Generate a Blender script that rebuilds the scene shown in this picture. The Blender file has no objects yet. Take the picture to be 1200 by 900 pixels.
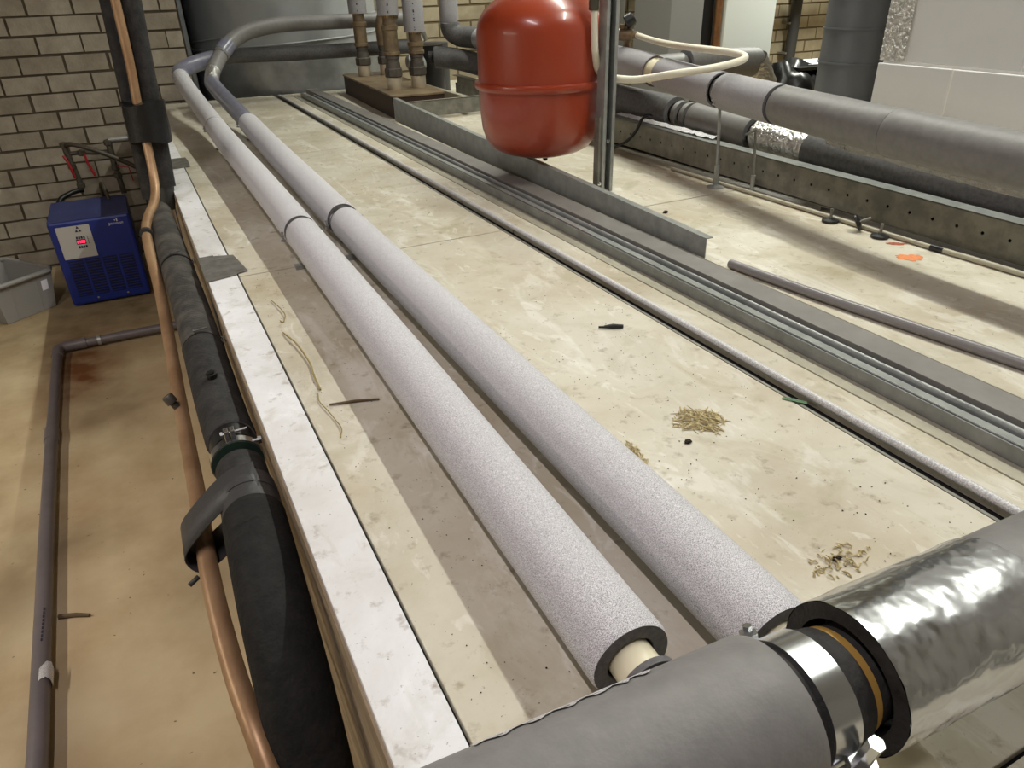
import bpy, bmesh, math, random
from mathutils import Vector, Matrix, noise
random.seed(7)
PI = math.pi
scene = bpy.context.scene
col = scene.collection

# ------------------------------------------------------------------ camera
cam_d = bpy.data.cameras.new('camera')
cam = bpy.data.objects.new('camera', cam_d); col.objects.link(cam)
cam_d.sensor_width = 36.0; cam_d.lens = 36.0 * 850.0 / 1200.0
cam_d.clip_start = 0.02; cam_d.clip_end = 60
def cam_axes(pitch, roll, yaw):
    f = Vector((math.sin(yaw)*math.cos(pitch), math.cos(yaw)*math.cos(pitch), -math.sin(pitch)))
    r = Vector((math.cos(yaw), -math.sin(yaw), 0)); u = r.cross(f)
    return r*math.cos(roll)+u*math.sin(roll), u*math.cos(roll)-r*math.sin(roll), f
_r, _u, _f = cam_axes(math.radians(29.087), math.radians(-1.687), math.radians(25.871))
cam.matrix_world = Matrix(((_r.x,_u.x,-_f.x,0),(_r.y,_u.y,-_f.y,0),(_r.z,_u.z,-_f.z,0.65),(0,0,0,1)))
scene.camera = cam

# ------------------------------------------------------------------ world, exposure
world = bpy.data.worlds.new('world'); scene.world = world; world.use_nodes = True
world.node_tree.nodes['Background'].inputs[0].default_value = (0.9, 0.88, 0.85, 1)
world.node_tree.nodes['Background'].inputs[1].default_value = 0.06
vs = scene.view_settings
scene.display_settings.display_device = 'sRGB'
vs.view_transform = 'Standard'; vs.look = 'None'; vs.gamma = 1.0; vs.use_curve_mapping = False
vs.exposure = -0.27

# ------------------------------------------------------------------ lamps (tubes under the ceiling, running along the room)
CEIL = 3.2
def lamp(x, y, z, length, power, colour, width=0.05):
    d = bpy.data.lights.new('tube_light', 'AREA'); d.shape = 'RECTANGLE'
    d.size = width; d.size_y = length; d.energy = power; d.color = colour
    o = bpy.data.objects.new('tube_light', d); col.objects.link(o)
    o.location = (x, y, z)
    return o
GREENISH = (0.98, 1.0, 0.89); PINK = (1.0, 0.92, 0.94); AMBER = (1.0, 0.93, 0.80)
LAMPS = [lamp(2.42, 0.75, 2.9, 1.45, 66, GREENISH, 0.03), lamp(2.42, 2.75, 2.9, 1.45, 66, GREENISH, 0.03), lamp(2.42, 4.75, 2.9, 1.45, 74, GREENISH, 0.03),  # the last one here is added to brighten the tank
         lamp(-0.62, 0.35, 2.9, 1.45, 52, PINK), lamp(6.3, 5.2, 2.3, 1.45, 190, GREENISH), lamp(-1.85, 1.9, 0.95, 1.45, 34, AMBER)]  # the GREENISH one here is added to brighten cabinets and far bricks

# ------------------------------------------------------------------ materials
def lin(c):
    def g(v): v /= 255.0; return v/12.92 if v <= 0.04045 else ((v+0.055)/1.055)**2.4
    return (g(c[0]), g(c[1]), g(c[2]), 1.0)
def mat(name, rgb, rough=0.6, metal=0.0, rgb2=None, scale=6.0, detail=4.0, lo=0.35, hi=0.65, bump=0.0, bscale=None, spec=0.5, coat=0.0, stretch=None, specks=None):
    m = bpy.data.materials.new(name); m.use_nodes = True
    nt = m.node_tree; N = nt.nodes; L = nt.links; b = N['Principled BSDF']
    b.inputs['Roughness'].default_value = rough; b.inputs['Metallic'].default_value = metal
    b.inputs['Specular IOR Level'].default_value = spec
    b.inputs['Base Color'].default_value = lin(rgb)
    if coat: b.inputs['Coat Weight'].default_value = coat; b.inputs['Coat Roughness'].default_value = 0.12
    geo = N.new('ShaderNodeNewGeometry'); src = geo.outputs['Position']
    if stretch:
        mp = N.new('ShaderNodeMapping'); mp.inputs['Scale'].default_value = stretch
        L.new(src, mp.inputs['Vector']); src = mp.outputs[0]
    out = None
    if rgb2:
        n = N.new('ShaderNodeTexNoise'); n.inputs['Scale'].default_value = scale; n.inputs['Detail'].default_value = detail
        n.inputs['Roughness'].default_value = 0.6
        L.new(src, n.inputs['Vector'])
        r = N.new('ShaderNodeValToRGB'); r.color_ramp.elements[0].position = lo; r.color_ramp.elements[1].position = hi
        r.color_ramp.elements[0].color = lin(rgb); r.color_ramp.elements[1].color = lin(rgb2)
        L.new(n.outputs['Fac'], r.inputs[0]); out = r.outputs[0]
    if specks:
        sc, thr, c = specks
        n2 = N.new('ShaderNodeTexNoise'); n2.inputs['Scale'].default_value = sc; n2.inputs['Detail'].default_value = 2.0
        L.new(geo.outputs['Position'], n2.inputs['Vector'])
        r2 = N.new('ShaderNodeValToRGB'); r2.color_ramp.elements[0].position = thr; r2.color_ramp.elements[1].position = thr+0.03
        r2.color_ramp.elements[0].color = (0,0,0,1); r2.color_ramp.elements[1].color = (1,1,1,1)
        L.new(n2.outputs['Fac'], r2.inputs[0])
        mx = N.new('ShaderNodeMix'); mx.data_type = 'RGBA'
        L.new(r2.outputs[0], mx.inputs['Factor'])
        if out: L.new(out, mx.inputs['A'])
        else: mx.inputs['A'].default_value = lin(rgb)
        mx.inputs['B'].default_value = lin(c); out = mx.outputs['Result']
    if out: L.new(out, b.inputs['Base Color'])
    if bump:
        n3 = N.new('ShaderNodeTexNoise'); n3.inputs['Scale'].default_value = bscale or scale*3; n3.inputs['Detail'].default_value = 3.0
        L.new(src, n3.inputs['Vector'])
        bp = N.new('ShaderNodeBump'); bp.inputs['Strength'].default_value = bump; bp.inputs['Distance'].default_value = 0.01
        L.new(n3.outputs['Fac'], bp.inputs['Height']); L.new(bp.outputs[0], b.inputs['Normal'])
    return m
def emit(name, rgb, s):
    m = bpy.data.materials.new(name); m.use_nodes = True; b = m.node_tree.nodes['Principled BSDF']
    b.inputs['Base Color'].default_value = (0.02,0.02,0.02,1)
    b.inputs['Emission Color'].default_value = lin(rgb); b.inputs['Emission Strength'].default_value = s
    return m

def panel_mat(name, base, dirt, pale):
    """painted sheet: cream paint, brown dirt film, pale wiped smears, fine dark crumbs of wear"""
    m = bpy.data.materials.new(name); m.use_nodes = True
    nt = m.node_tree; N = nt.nodes; L = nt.links; b = N['Principled BSDF']
    b.inputs['Roughness'].default_value = 0.42; b.inputs['Specular IOR Level'].default_value = 0.35
    g = N.new('ShaderNodeNewGeometry')
    def ns(scale, detail, lo, hi, rot=0.0, st=(1,1,1), dist=0.0):
        mp = N.new('ShaderNodeMapping'); mp.inputs['Rotation'].default_value = (0,0,rot); mp.inputs['Scale'].default_value = st
        L.new(g.outputs['Position'], mp.inputs['Vector'])
        n = N.new('ShaderNodeTexNoise'); n.inputs['Scale'].default_value = scale; n.inputs['Detail'].default_value = detail
        n.inputs['Distortion'].default_value = dist; n.inputs['Roughness'].default_value = 0.62
        L.new(mp.outputs[0], n.inputs['Vector'])
        mr = N.new('ShaderNodeMapRange'); mr.inputs['From Min'].default_value = lo; mr.inputs['From Max'].default_value = hi
        L.new(n.outputs['Fac'], mr.inputs['Value']); return mr.outputs[0]
    def mix(a, bcol, fac, amt):
        mu = N.new('ShaderNodeMath'); mu.operation = 'MULTIPLY'; mu.inputs[1].default_value = amt; L.new(fac, mu.inputs[0])
        x = N.new('ShaderNodeMix'); x.data_type = 'RGBA'; L.new(mu.outputs[0], x.inputs['Factor'])
        if isinstance(a, tuple): x.inputs['A'].default_value = a
        else: L.new(a, x.inputs['A'])
        x.inputs['B'].default_value = bcol; return x.outputs['Result']
    c = mix(lin(base), lin(dirt), ns(3.2, 9, 0.40, 0.66), 0.75)
    c = mix(c, lin(pale), ns(5.5, 6, 0.54, 0.62, 0.9, (1.0, 0.35, 1), 2.2), 0.42)
    c = mix(c, lin(pale), ns(16, 5, 0.60, 0.66, -0.5, (1.0, 0.4, 1), 1.5), 0.42)
    c = mix(c, lin((152,138,100)), ns(9, 9, 0.56, 0.74, 0.3, (1,0.6,1), 1.0), 0.50)
    c = mix(c, lin((120,100,72)), ns(30, 9, 0.58, 0.72, 0.3), 0.6)
    c = mix(c, lin((90,74,54)), ns(210, 3, 0.68, 0.73), 0.5)
    c = mix(c, lin((140,132,88)), ns(5.2, 10, 0.58, 0.72, 2.0, (1,1,1), 0.8), 0.4)
    c = mix(c, lin((70,55,40)), ns(95, 4, 0.68, 0.74), 0.6)
    c = mix(c, lin((128,112,86)), ns(2.2, 10, 0.50, 0.80, 1.1, (1,1,1), 0.6), 0.45)
    L.new(c, b.inputs['Base Color'])
    return m

M = {}
M['panel'] = panel_mat('cream_sheet', (203,197,182), (176,163,138), (228,225,217))
M['strip'] = panel_mat('pale_sheet', (232,232,236), (214,212,210), (240,240,243))
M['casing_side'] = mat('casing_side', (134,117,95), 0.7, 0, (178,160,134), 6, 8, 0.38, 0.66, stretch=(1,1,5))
M['frame_dark'] = mat('dark_edge_metal', (82,84,92), 0.45, 0.4)
M['gap'] = mat('gap_dark', (18,17,16), 0.9)
M['tape'] = mat('grey_duct_tape', (112,110,106), 0.55, 0, (84,80,74), 30, 5, bump=0.15, bscale=60)
M['foam'] = mat('light_grey_foam', (124,122,126), 0.75, 0, (236,234,239), 1250, 2.0, 0.37, 0.61, bump=0.10, bscale=1250, spec=0.25)
M['foam_end'] = mat('cut_foam_end', (92,90,92), 0.9, 0, (110,108,110), 160, 3)
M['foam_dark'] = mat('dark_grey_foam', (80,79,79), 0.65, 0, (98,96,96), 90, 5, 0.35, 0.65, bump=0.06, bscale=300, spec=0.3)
M['foam_mid'] = mat('mid_grey_foam', (114,112,111), 0.5, 0, (126,124,122), 50, 6, 0.3, 0.7, bump=0.05, bscale=260, spec=0.45)
M['rubber'] = mat('black_rubber_foam', (38,37,37), 0.72, 0, (54,52,51), 30, 6, 0.4, 0.65, bump=0.25, bscale=110, spec=0.3)
M['rubber_dusty'] = mat('dusty_rubber_foam', (56,54,52), 0.8, 0, (88,84,78), 16, 7, 0.42, 0.68, bump=0.2, bscale=120, spec=0.3)
M['black'] = mat('black_plastic', (22,22,23), 0.4)
M['black_tape'] = mat('black_tape', (24,24,25), 0.32, 0, bump=0.2, bscale=60)
M['vinyl'] = mat('grey_vinyl_tape', (128,128,142), 0.28, 0, (112,112,130), 20, 3)
M['tapewrap'] = mat('dark_vinyl_wrap', (58,57,58), 0.5, 0, bump=0.15, bscale=80)
M['copper'] = mat('copper_pipe', (176,128,88), 0.38, 0.75, (150,108,76), 14, 4)
M['copper_dull'] = mat('dull_copper_pipe', (156,122,90), 0.42, 0.4, (182,148,114), 9, 5)
M['brass'] = mat('tarnished_brass', (136,118,92), 0.45, 0.45, (110,94,74), 22, 5)
M['brass_dark'] = mat('dark_union', (92,86,80), 0.5, 0.3, (74,68,62), 20, 4)
M['bronze_end'] = mat('yellow_brass', (206,164,86), 0.4, 0.5)
M['steel_port'] = mat('steel_port', (200,190,172), 0.34, 0.5)
M['galv'] = mat('galvanised_steel', (166,168,165), 0.38, 0.4, (144,147,145), 24, 5, 0.35, 0.65, bump=0.03, bscale=60)
M['galv_dull'] = mat('dull_galvanised', (134,132,122), 0.5, 0.25, (108,106,98), 18, 6, 0.38, 0.62)
M['zinc'] = mat('zinc_sheet', (186,180,162), 0.35, 0.3, (170,165,150), 30, 4)
M['mauve'] = mat('grey_painted_profile', (130,126,122), 0.5, 0.1, (118,114,111), 14, 4)
M['bright'] = mat('bright_zinc_plate', (200,202,204), 0.2, 0.95)
M['foil'] = mat('aluminium_foil', (200,202,204), 0.17, 0.97, bump=0.5, bscale=17)
M['cream'] = mat('cream_plastic', (226,218,190), 0.4)
M['hose'] = mat('white_hose', (222,216,198), 0.38, spec=0.5)
M['white_rod'] = mat('white_edge_bead', (214,212,212), 0.4, 0, (176,176,180), 420, 2, 0.45, 0.55)
M['red'] = mat('red_lacquer', (152,58,32), 0.3, 0, (146,53,28), 3, 2, coat=0.35)
M['hxbrown'] = mat('brown_exchanger_side', (66,46,32), 0.6, 0.1, (54,38,28), 12, 4)
M['hxtop'] = mat('exchanger_top', (140,122,96), 0.45, 0.25, (108,90,68), 9, 6)
M['pvc'] = mat('grey_pvc', (112,104,106), 0.42, 0, (102,95,97), 8, 3)
M['pvc_light'] = mat('light_grey_pvc', (128,124,126), 0.3, 0)
M['floor'] = mat('concrete_floor', (182,158,122), 0.8, 0, (206,188,152), 3.2, 10, 0.36, 0.66, bump=0.08, bscale=24, specks=(46, 0.74, (122,104,80)))
def blotch(m, centre, size, rgb, amount):
    """a rust or other coloured stain soaked into the material around a spot"""
    nt = m.node_tree; N = nt.nodes; L = nt.links; b = N['Principled BSDF']; old = b.inputs['Base Color'].links[0].from_socket
    g = N.new('ShaderNodeNewGeometry'); mp = N.new('ShaderNodeMapping'); mp.vector_type = 'TEXTURE'
    mp.inputs['Location'].default_value = centre; mp.inputs['Scale'].default_value = size; L.new(g.outputs['Position'], mp.inputs['Vector'])
    gr = N.new('ShaderNodeTexGradient'); gr.gradient_type = 'SPHERICAL'; L.new(mp.outputs[0], gr.inputs['Vector'])
    n = N.new('ShaderNodeTexNoise'); n.inputs['Scale'].default_value = 7.0; n.inputs['Detail'].default_value = 7.0; L.new(g.outputs['Position'], n.inputs['Vector'])
    mu = N.new('ShaderNodeMath'); mu.operation = 'MULTIPLY'; L.new(gr.outputs['Fac'], mu.inputs[0]); L.new(n.outputs['Fac'], mu.inputs[1])
    m2 = N.new('ShaderNodeMath'); m2.operation = 'MULTIPLY'; m2.use_clamp = True; m2.inputs[1].default_value = amount; L.new(mu.outputs[0], m2.inputs[0])
    x = N.new('ShaderNodeMix'); x.data_type = 'RGBA'; L.new(m2.outputs[0], x.inputs['Factor']); L.new(old, x.inputs['A']); x.inputs['B'].default_value = lin(rgb)
    L.new(x.outputs['Result'], b.inputs['Base Color'])
blotch(M['floor'], (-0.52,3.85,-0.97), (0.26,0.75,0.5), (112,66,28), 2.2)
blotch(M['floor'], (-0.50,2.0,-0.97), (0.10,1.6,0.5), (150,110,70), 0.8)
for k_ in range(14):
    random.seed(40+k_); blotch(M['floor'], (random.uniform(-0.9,0.0), random.uniform(0.9,3.6), -0.97), (random.uniform(0.12,0.3), random.uniform(0.15,0.45), 0.5), random.choice([(126,100,66),(140,122,94),(112,92,66),(204,190,160)]), 1.1)
blotch(M['floor'], (-0.30,4.6,-0.97), (1.6,0.9,0.5), (104,84,50), 1.4)
blotch(M['floor'], (-0.95,1.6,-0.97), (0.32,1.0,0.5), (70,58,46), 1.9)  # darker blotch along the left edge of the floor
M['brick'] = mat('cream_brick', (142,133,119), 0.9, 0, (164,155,140), 9, 6, 0.35, 0.65, bump=0.2, bscale=70)
M['brick_b'] = mat('cream_brick_b', (130,121,106), 0.9, 0, (152,143,128), 8, 6, 0.35, 0.65, bump=0.2, bscale=70)
M['brick_far'] = mat('yellowish_brick', (160,149,126), 0.9, 0, (180,169,144), 7, 6, 0.35, 0.65, bump=0.2, bscale=60)
M['mortar'] = mat('mortar', (78,68,54), 0.95, 0, (92,82,66), 20, 4)
M['mortar_far'] = mat('mortar_far', (112,98,72), 0.95)
M['block'] = mat('grey_block', (206,205,206), 0.85, 0, (212,211,212), 3, 6, bump=0.03, bscale=160)
M['blockjoint'] = mat('block_joint', (238,236,230), 0.9)
M['rough'] = mat('rough_mortar', (206,204,200), 0.95, 0, (178,176,172), 40, 5, bump=0.4, bscale=120)
M['plaster'] = mat('plain_plaster', (150,145,136), 0.9)
M['ceiling'] = mat('ceiling_paint', (170,166,158), 0.9)
M['blue'] = mat('blue_lacquer', (24,44,128), 0.42, 0, (20,38,116), 4, 3)
M['blue_dark'] = mat('dark_blue_grille', (10,16,52), 0.5)
M['blue_top'] = mat('dusty_blue_lid', (54,62,112), 0.6, 0, (44,52,100), 6, 5)
M['label'] = mat('grey_label', (182,180,176), 0.5)
M['ink'] = mat('dark_ink', (30,34,52), 0.6)
M['white'] = mat('white_print', (206,208,220), 0.5)
M['bin'] = mat('grey_bin_plastic', (146,144,142), 0.45)
M['redhandle'] = mat('red_handle', (150,22,30), 0.4)
M['hosegrey'] = mat('dark_hose', (62,54,42), 0.5)
M['valve'] = mat('grey_valve_metal', (92,88,78), 0.45, 0.6)
M['tank'] = mat('grey_tank', (164,166,167), 0.45, 0.0, (150,153,155), 4, 5, 0.35, 0.65)
M['duct'] = mat('dark_grey_duct', (98,101,105), 0.45, 0.1)
M['cab_grey'] = mat('grey_cabinet', (138,138,138), 0.5)
M['cab_white'] = mat('white_cabinet', (214,218,214), 0.45)
M['pipe_dark'] = mat('dark_conduit', (58,58,58), 0.5)
M['pipe_grey'] = mat('grey_conduit', (120,118,112), 0.5)
M['paper'] = mat('white_paper', (232,232,244), 0.7)
M['bag'] = mat('black_bag', (16,16,18), 0.35, bump=0.3, bscale=12)
M['chip'] = mat('wood_chip', (200,186,144), 0.8, 0, (166,148,104), 60, 3)
M['straw'] = mat('dry_straw', (146,130,80), 0.8)
M['twig'] = mat('brown_twig', (96,80,58), 0.8)
M['crumb'] = mat('dark_crumb', (44,38,32), 0.9)
M['orange'] = mat('orange_paint', (216,136,88), 0.8, 0, (206,124,78), 120, 4, 0.4, 0.6)
M['orange_dark'] = mat('dried_orange_paint', (168,88,56), 0.8, 0, (140,74,50), 120, 4, 0.4, 0.6)
M['green'] = mat('green_plastic', (40,92,44), 0.5)
M['greenpad'] = mat('green_clamp_lining', (34,58,48), 0.7)
M['conduit'] = mat('thin_grey_conduit', (168,162,144), 0.5)
M['rubber_shaded'] = mat('shaded_black_rubber', (25,25,25), 0.8, 0, (36,35,34), 30, 6, 0.4, 0.65, bump=0.25, bscale=110, spec=0.25)  # darker copy of the rubber, with the shadow on the bend painted in
M['foil_crinkle'] = mat('crinkled_foil', (206,204,202), 0.28, 0.85, bump=1.0, bscale=55)
M['galv_dark'] = mat('darkish_zinc', (150,151,150), 0.34, 0.4, (130,132,131), 22, 5, 0.35, 0.65, bump=0.03, bscale=60)
M['foam_plain'] = mat('plain_grey_foam', (136,134,138), 0.75, 0, (172,170,174), 700, 2, 0.36, 0.64, bump=0.08, bscale=700, spec=0.25)
M['foil_dull'] = mat('dull_foil', (150,150,150), 0.25, 0.9, bump=0.8, bscale=50)
M['jacket'] = mat('tank_jacket', (176,178,178), 0.3, 0.5, (150,153,154), 9, 4)
M['lamp_body'] = mat('lamp_housing', (220,220,216), 0.5)
M['led'] = emit('led_red', (255,40,80), 5.0)

# ------------------------------------------------------------------ helpers
def tag(o, label=None, cat=None, group=None, kind=None):
    if label: o['label'] = label
    if cat: o['category'] = cat
    if group: o['group'] = group
    if kind: o['kind'] = kind
    return o
def thing(name, label, cat, loc=(0,0,0), group=None):
    o = bpy.data.objects.new(name, None); o.empty_display_size = 0.05; col.objects.link(o); o.location = loc
    return tag(o, label, cat, group)
class MB:
    def __init__(s): s.v = []; s.f = []; s.sm = []
    def add(s, vs, fs, smooth=False):
        n = len(s.v); s.v += [tuple(v) for v in vs]
        for f in fs: s.f.append([i+n for i in f]); s.sm.append(smooth)
        return s
    def box(s, x0,x1,y0,y1,z0,z1):
        v = [(x0,y0,z0),(x1,y0,z0),(x1,y1,z0),(x0,y1,z0),(x0,y0,z1),(x1,y0,z1),(x1,y1,z1),(x0,y1,z1)]
        return s.add(v, [(3,2,1,0),(4,5,6,7),(0,1,5,4),(1,2,6,5),(2,3,7,6),(3,0,4,7)])
    def prism(s, prof, y0, y1, dx=0.0, dz=0.0):
        """closed (x,z) outline swept along Y"""
        n = len(prof); v = [(x,y0,z) for x,z in prof]+[(x+dx,y1,z+dz) for x,z in prof]
        f = [(i,(i+1)%n,(i+1)%n+n,i+n) for i in range(n)]
        return s.add(v, f+[tuple(range(n-1,-1,-1)), tuple(range(n,2*n))])
    def tube(s, pts, rad, seg=20, caps=True, squash=None):
        pts = [Vector(p) for p in pts]; n = len(pts)
        if not isinstance(rad, (list,tuple)): rad = [rad]*n
        tan = []
        for i in range(n):
            a = i-1
            while a >= 0 and (pts[a]-pts[i]).length < 1e-7: a -= 1
            b = i+1
            while b < n and (pts[b]-pts[i]).length < 1e-7: b += 1
            A = pts[a] if a >= 0 else pts[i]; B = pts[b] if b < n else pts[i]
            d1 = (pts[i]-A); d2 = (B-pts[i])
            t = (d1.normalized() if d1.length > 0 else Vector())+(d2.normalized() if d2.length > 0 else Vector())
            tan.append(t.normalized())
        up = Vector((0,0,1)) if abs(tan[0].z) < 0.9 else Vector((0,1,0))
        x = tan[0].cross(up).normalized(); vs = []
        for i in range(n):
            t = tan[i]; x = (x - t*x.dot(t)).normalized(); y = t.cross(x)
            for k in range(seg):
                a = 2*PI*k/seg; r = rad[i]
                vs.append(pts[i]+x*math.cos(a)*r+y*math.sin(a)*r)
        fs = [(i*seg+k, i*seg+(k+1)%seg, (i+1)*seg+(k+1)%seg, (i+1)*seg+k) for i in range(n-1) for k in range(seg)]
        s.add(vs, fs, True)
        if caps:
            s.add(vs[:seg], [tuple(range(seg-1,-1,-1))]); s.add(vs[-seg:], [tuple(range(seg))])
        return s
    def lathe(s, prof, c=(0,0,0), axis=(0,0,1), seg=32, smooth=True):
        """(r, h) outline spun about an axis through c"""
        a = Vector(axis).normalized(); up = Vector((0,1,0)) if abs(a.y) < 0.9 else Vector((1,0,0))
        x = a.cross(up).normalized(); y = a.cross(x); c = Vector(c); vs = []
        for r,h in prof:
            for k in range(seg):
                t = 2*PI*k/seg; vs.append(c+a*h+x*math.cos(t)*r+y*math.sin(t)*r)
        n = len(prof)
        fs = [(i*seg+k, i*seg+(k+1)%seg, (i+1)*seg+(k+1)%seg, (i+1)*seg+k) for i in range(n-1) for k in range(seg)]
        s.add(vs, fs, smooth)
        if prof[0][0] > 1e-4: s.add(vs[:seg], [tuple(range(seg-1,-1,-1))])
        if prof[-1][0] > 1e-4: s.add(vs[-seg:], [tuple(range(seg))])
        return s
    def build(s, name, m, parent=None, bevel=0.0, sharp=40, label=None):
        me = bpy.data.meshes.new(name); me.from_pydata(s.v, [], s.f)
        me.polygons.foreach_set('use_smooth', s.sm)
        bm = bmesh.new(); bm.from_mesh(me); bmesh.ops.remove_doubles(bm, verts=bm.verts, dist=1e-6)
        bmesh.ops.recalc_face_normals(bm, faces=bm.faces)
        for e in bm.edges:
            if len(e.link_faces) == 2 and e.calc_face_angle(0) > math.radians(sharp): e.smooth = False
        bm.to_mesh(me); bm.free(); me.update()
        me.materials.append(m)
        o = bpy.data.objects.new(name, me); col.objects.link(o)
        if parent is not None:
            o.parent = parent
            q = parent; off = Vector()
            while q is not None: off += Vector(q.location); q = q.parent
            me.transform(Matrix.Translation(-off))
        if bevel:
            b = o.modifiers.new('bevel','BEVEL'); b.width = bevel; b.segments = 2; b.limit_method = 'ANGLE'
        if label: o['label'] = label
        return o
def smooth_path(pts, n=8):
    P = [Vector(p) for p in pts]; out = []
    for i in range(len(P)-1):
        p0 = P[i-1] if i else P[0]*2-P[1]; p1 = P[i]; p2 = P[i+1]; p3 = P[i+2] if i+2 < len(P) else P[-1]*2-P[-2]
        for k in range(n):
            t = k/n
            out.append(0.5*((2*p1)+(p2-p0)*t+(2*p0-5*p1+4*p2-p3)*t*t+(3*p1-p0-3*p2+p3)*t**3))
    out.append(P[-1]); return out
def cut(path, u0, u1, axis=1):
    """the stretch of a path whose coordinate on an axis lies between u0 and u1 (monotone)"""
    p = path if path[0][axis] < path[-1][axis] else path[::-1]
    def at(u):
        for a,b in zip(p, p[1:]):
            if a[axis] <= u <= b[axis] and b[axis] > a[axis]: return a.lerp(b, (u-a[axis])/(b[axis]-a[axis]))
        return p[0].copy() if u < p[0][axis] else p[-1].copy()
    return [at(u0)]+[q for q in p if u0+1e-4 < q[axis] < u1-1e-4]+[at(u1)]
def sleeve(name, path, R, rin, m, parent, seg=40, lip=0.006, ends=(True,True), label=None, endmat=None):
    """foam tube whose cut ends show the wall thickness"""
    path = [Vector(p) for p in path]
    d0 = (path[1]-path[0]).normalized(); d1 = (path[-1]-path[-2]).normalized()
    pts, rad = [], []
    a, b = path[0], path[-1]
    pts += [a+d0*lip, a+d0*0]; rad += [R, R-lip*0.35] ; pts = pts[::-1]; rad = rad[::-1]
    mid = [p for p in path[1:-1] if (p-a).length > lip*1.6 and (p-b).length > lip*1.6]
    pts += mid; rad += [R]*len(mid)
    pts += [b-d1*lip, b]; rad += [R, R-lip*0.35]
    o = MB().tube(pts, rad, seg, caps=False).build(name, m, parent, sharp=70, label=label)
    for k, (c, d, on) in enumerate(((a, d0, ends[0]), (b, -d1, ends[1]))):
        if on:
            mb = MB(); r0 = R-lip*0.35
            mb.tube([c+d*0.03, c+d*0.0008, c, c], [rin, rin, rin+0.001, r0], seg, caps=False)
            e = mb.build('cut_end', endmat or M['foam_end'], o, sharp=30)
    return o
def frame_at(path, u, axis=1):
    q = cut(path, u-0.01, u+0.01, axis); return (q[0]+q[-1])/2, (q[-1]-q[0]).normalized()
def ring(name, c, d, R, w, t, m, parent, seg=40):
    return MB().lathe([(R,-w/2),(R+t,-w/2),(R+t,w/2),(R,w/2)], c, d, seg).build(name, m, parent)
def bolt(name, c, d, r, l, m, parent):
    mb = MB(); mb.lathe([(r*1.9,0),(r*1.9,r*1.4),(r,r*1.4),(r,l)], c, d, 6, False); return mb.build(name, m, parent)
def copy_tree(o, parent=None):
    c = o.copy(); col.objects.link(c); c.parent = parent
    for ch in list(o.children): copy_tree(ch, c)
    return c
def struct(o): o['kind'] = 'structure'; return o

FL = -0.97            # floor level; the top of the casing is z = 0
# ------------------------------------------------------------------ the room
struct(MB().box(-2.6, 9.2, -2.6, 7.3, FL-0.1, FL).build('floor', M['floor']))
struct(MB().box(-2.6, 9.2, -2.6, 7.3, CEIL, CEIL+0.1).build('ceiling', M['ceiling']))
struct(MB().box(-2.7, -2.6, -2.6, 5.7, FL, CEIL).build('wall_left', M['plaster']))
struct(MB().box(-2.7, 9.3, -2.7, -2.6, FL, CEIL).build('wall_front', M['plaster']))
struct(MB().box(9.2, 9.3, -2.6, 7.3, FL, CEIL).build('wall_right', M['plaster']))
wb = struct(MB().box(-2.6, 0.43, 5.61, 5.72, FL, CEIL).build('wall_back', M['mortar']))
wf = struct(MB().box(0.43, 9.2, 7.11, 7.25, FL, CEIL).build('wall_far', M['mortar_far']))
struct(MB().box(0.43, 0.455, 5.60, 7.11, FL, CEIL).build('wall_return', M['duct']))
def brick_mesh(name, w, h, d, m):
    mb = MB(); mb.box(-w/2, w/2, 0, d, -h/2, h/2)
    me = bpy.data.meshes.new(name); me.from_pydata(mb.v, [], mb.f); me.materials.append(m)
    return me
def lay(wall, meshes, yface, x0, x1, z0, z1, px, pz, ax, az, dep):
    far = MB(); r = math.floor((z0-az)/pz)
    w, h = px-0.011*px/0.245, pz-0.011*px/0.245
    while az+r*pz < z1:
        zc = az+(r+0.5)*pz; sh = 0.5*px*(r % 2)
        c = math.floor((x0-ax)/px)-1
        while ax+c*px < x1:
            xc = ax+sh+(c+0.5)*px; c += 1
            e0, e1 = max(xc-px/2, x0), min(xc+px/2, x1)
            if e1-e0 < 0.25*px: continue
            o = bpy.data.objects.new('brick', random.choice(meshes)); col.objects.link(o); o.parent = wall
            o.location = ((e0+e1)/2+random.uniform(-.003,.003), yface-random.uniform(0.007,0.011), zc+random.uniform(-.002,.002))
            o.scale.x = (e1-e0)/px
            o.rotation_euler = (0, random.uniform(-.006,.006), random.uniform(-.006,.006))
        r += 1
BW, BH = 0.245, 0.1065
bmL = [brick_mesh('brick', BW-0.013, BH-0.013, 0.05, M['brick']), brick_mesh('brick', BW-0.016, BH-0.014, 0.05, M['brick_b'])]
lay(wb, bmL, 5.61, -1.55, 0.425, FL-0.02, 0.72, BW, BH, -0.285-BW*0, 0.536-BH, 0.05)
FW, FH = 0.327, 0.1335
bmF = [brick_mesh('brick', FW-0.018, FH-0.018, 0.05, M['brick_far']), brick_mesh('brick', FW-0.022, FH-0.02, 0.05, M['brick_far'])]
lay(wf, bmF, 7.11, 1.95, 8.5, -0.36, 0.70, FW, FH, 7.863-FW*20, 0.059, 0.05)

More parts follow.
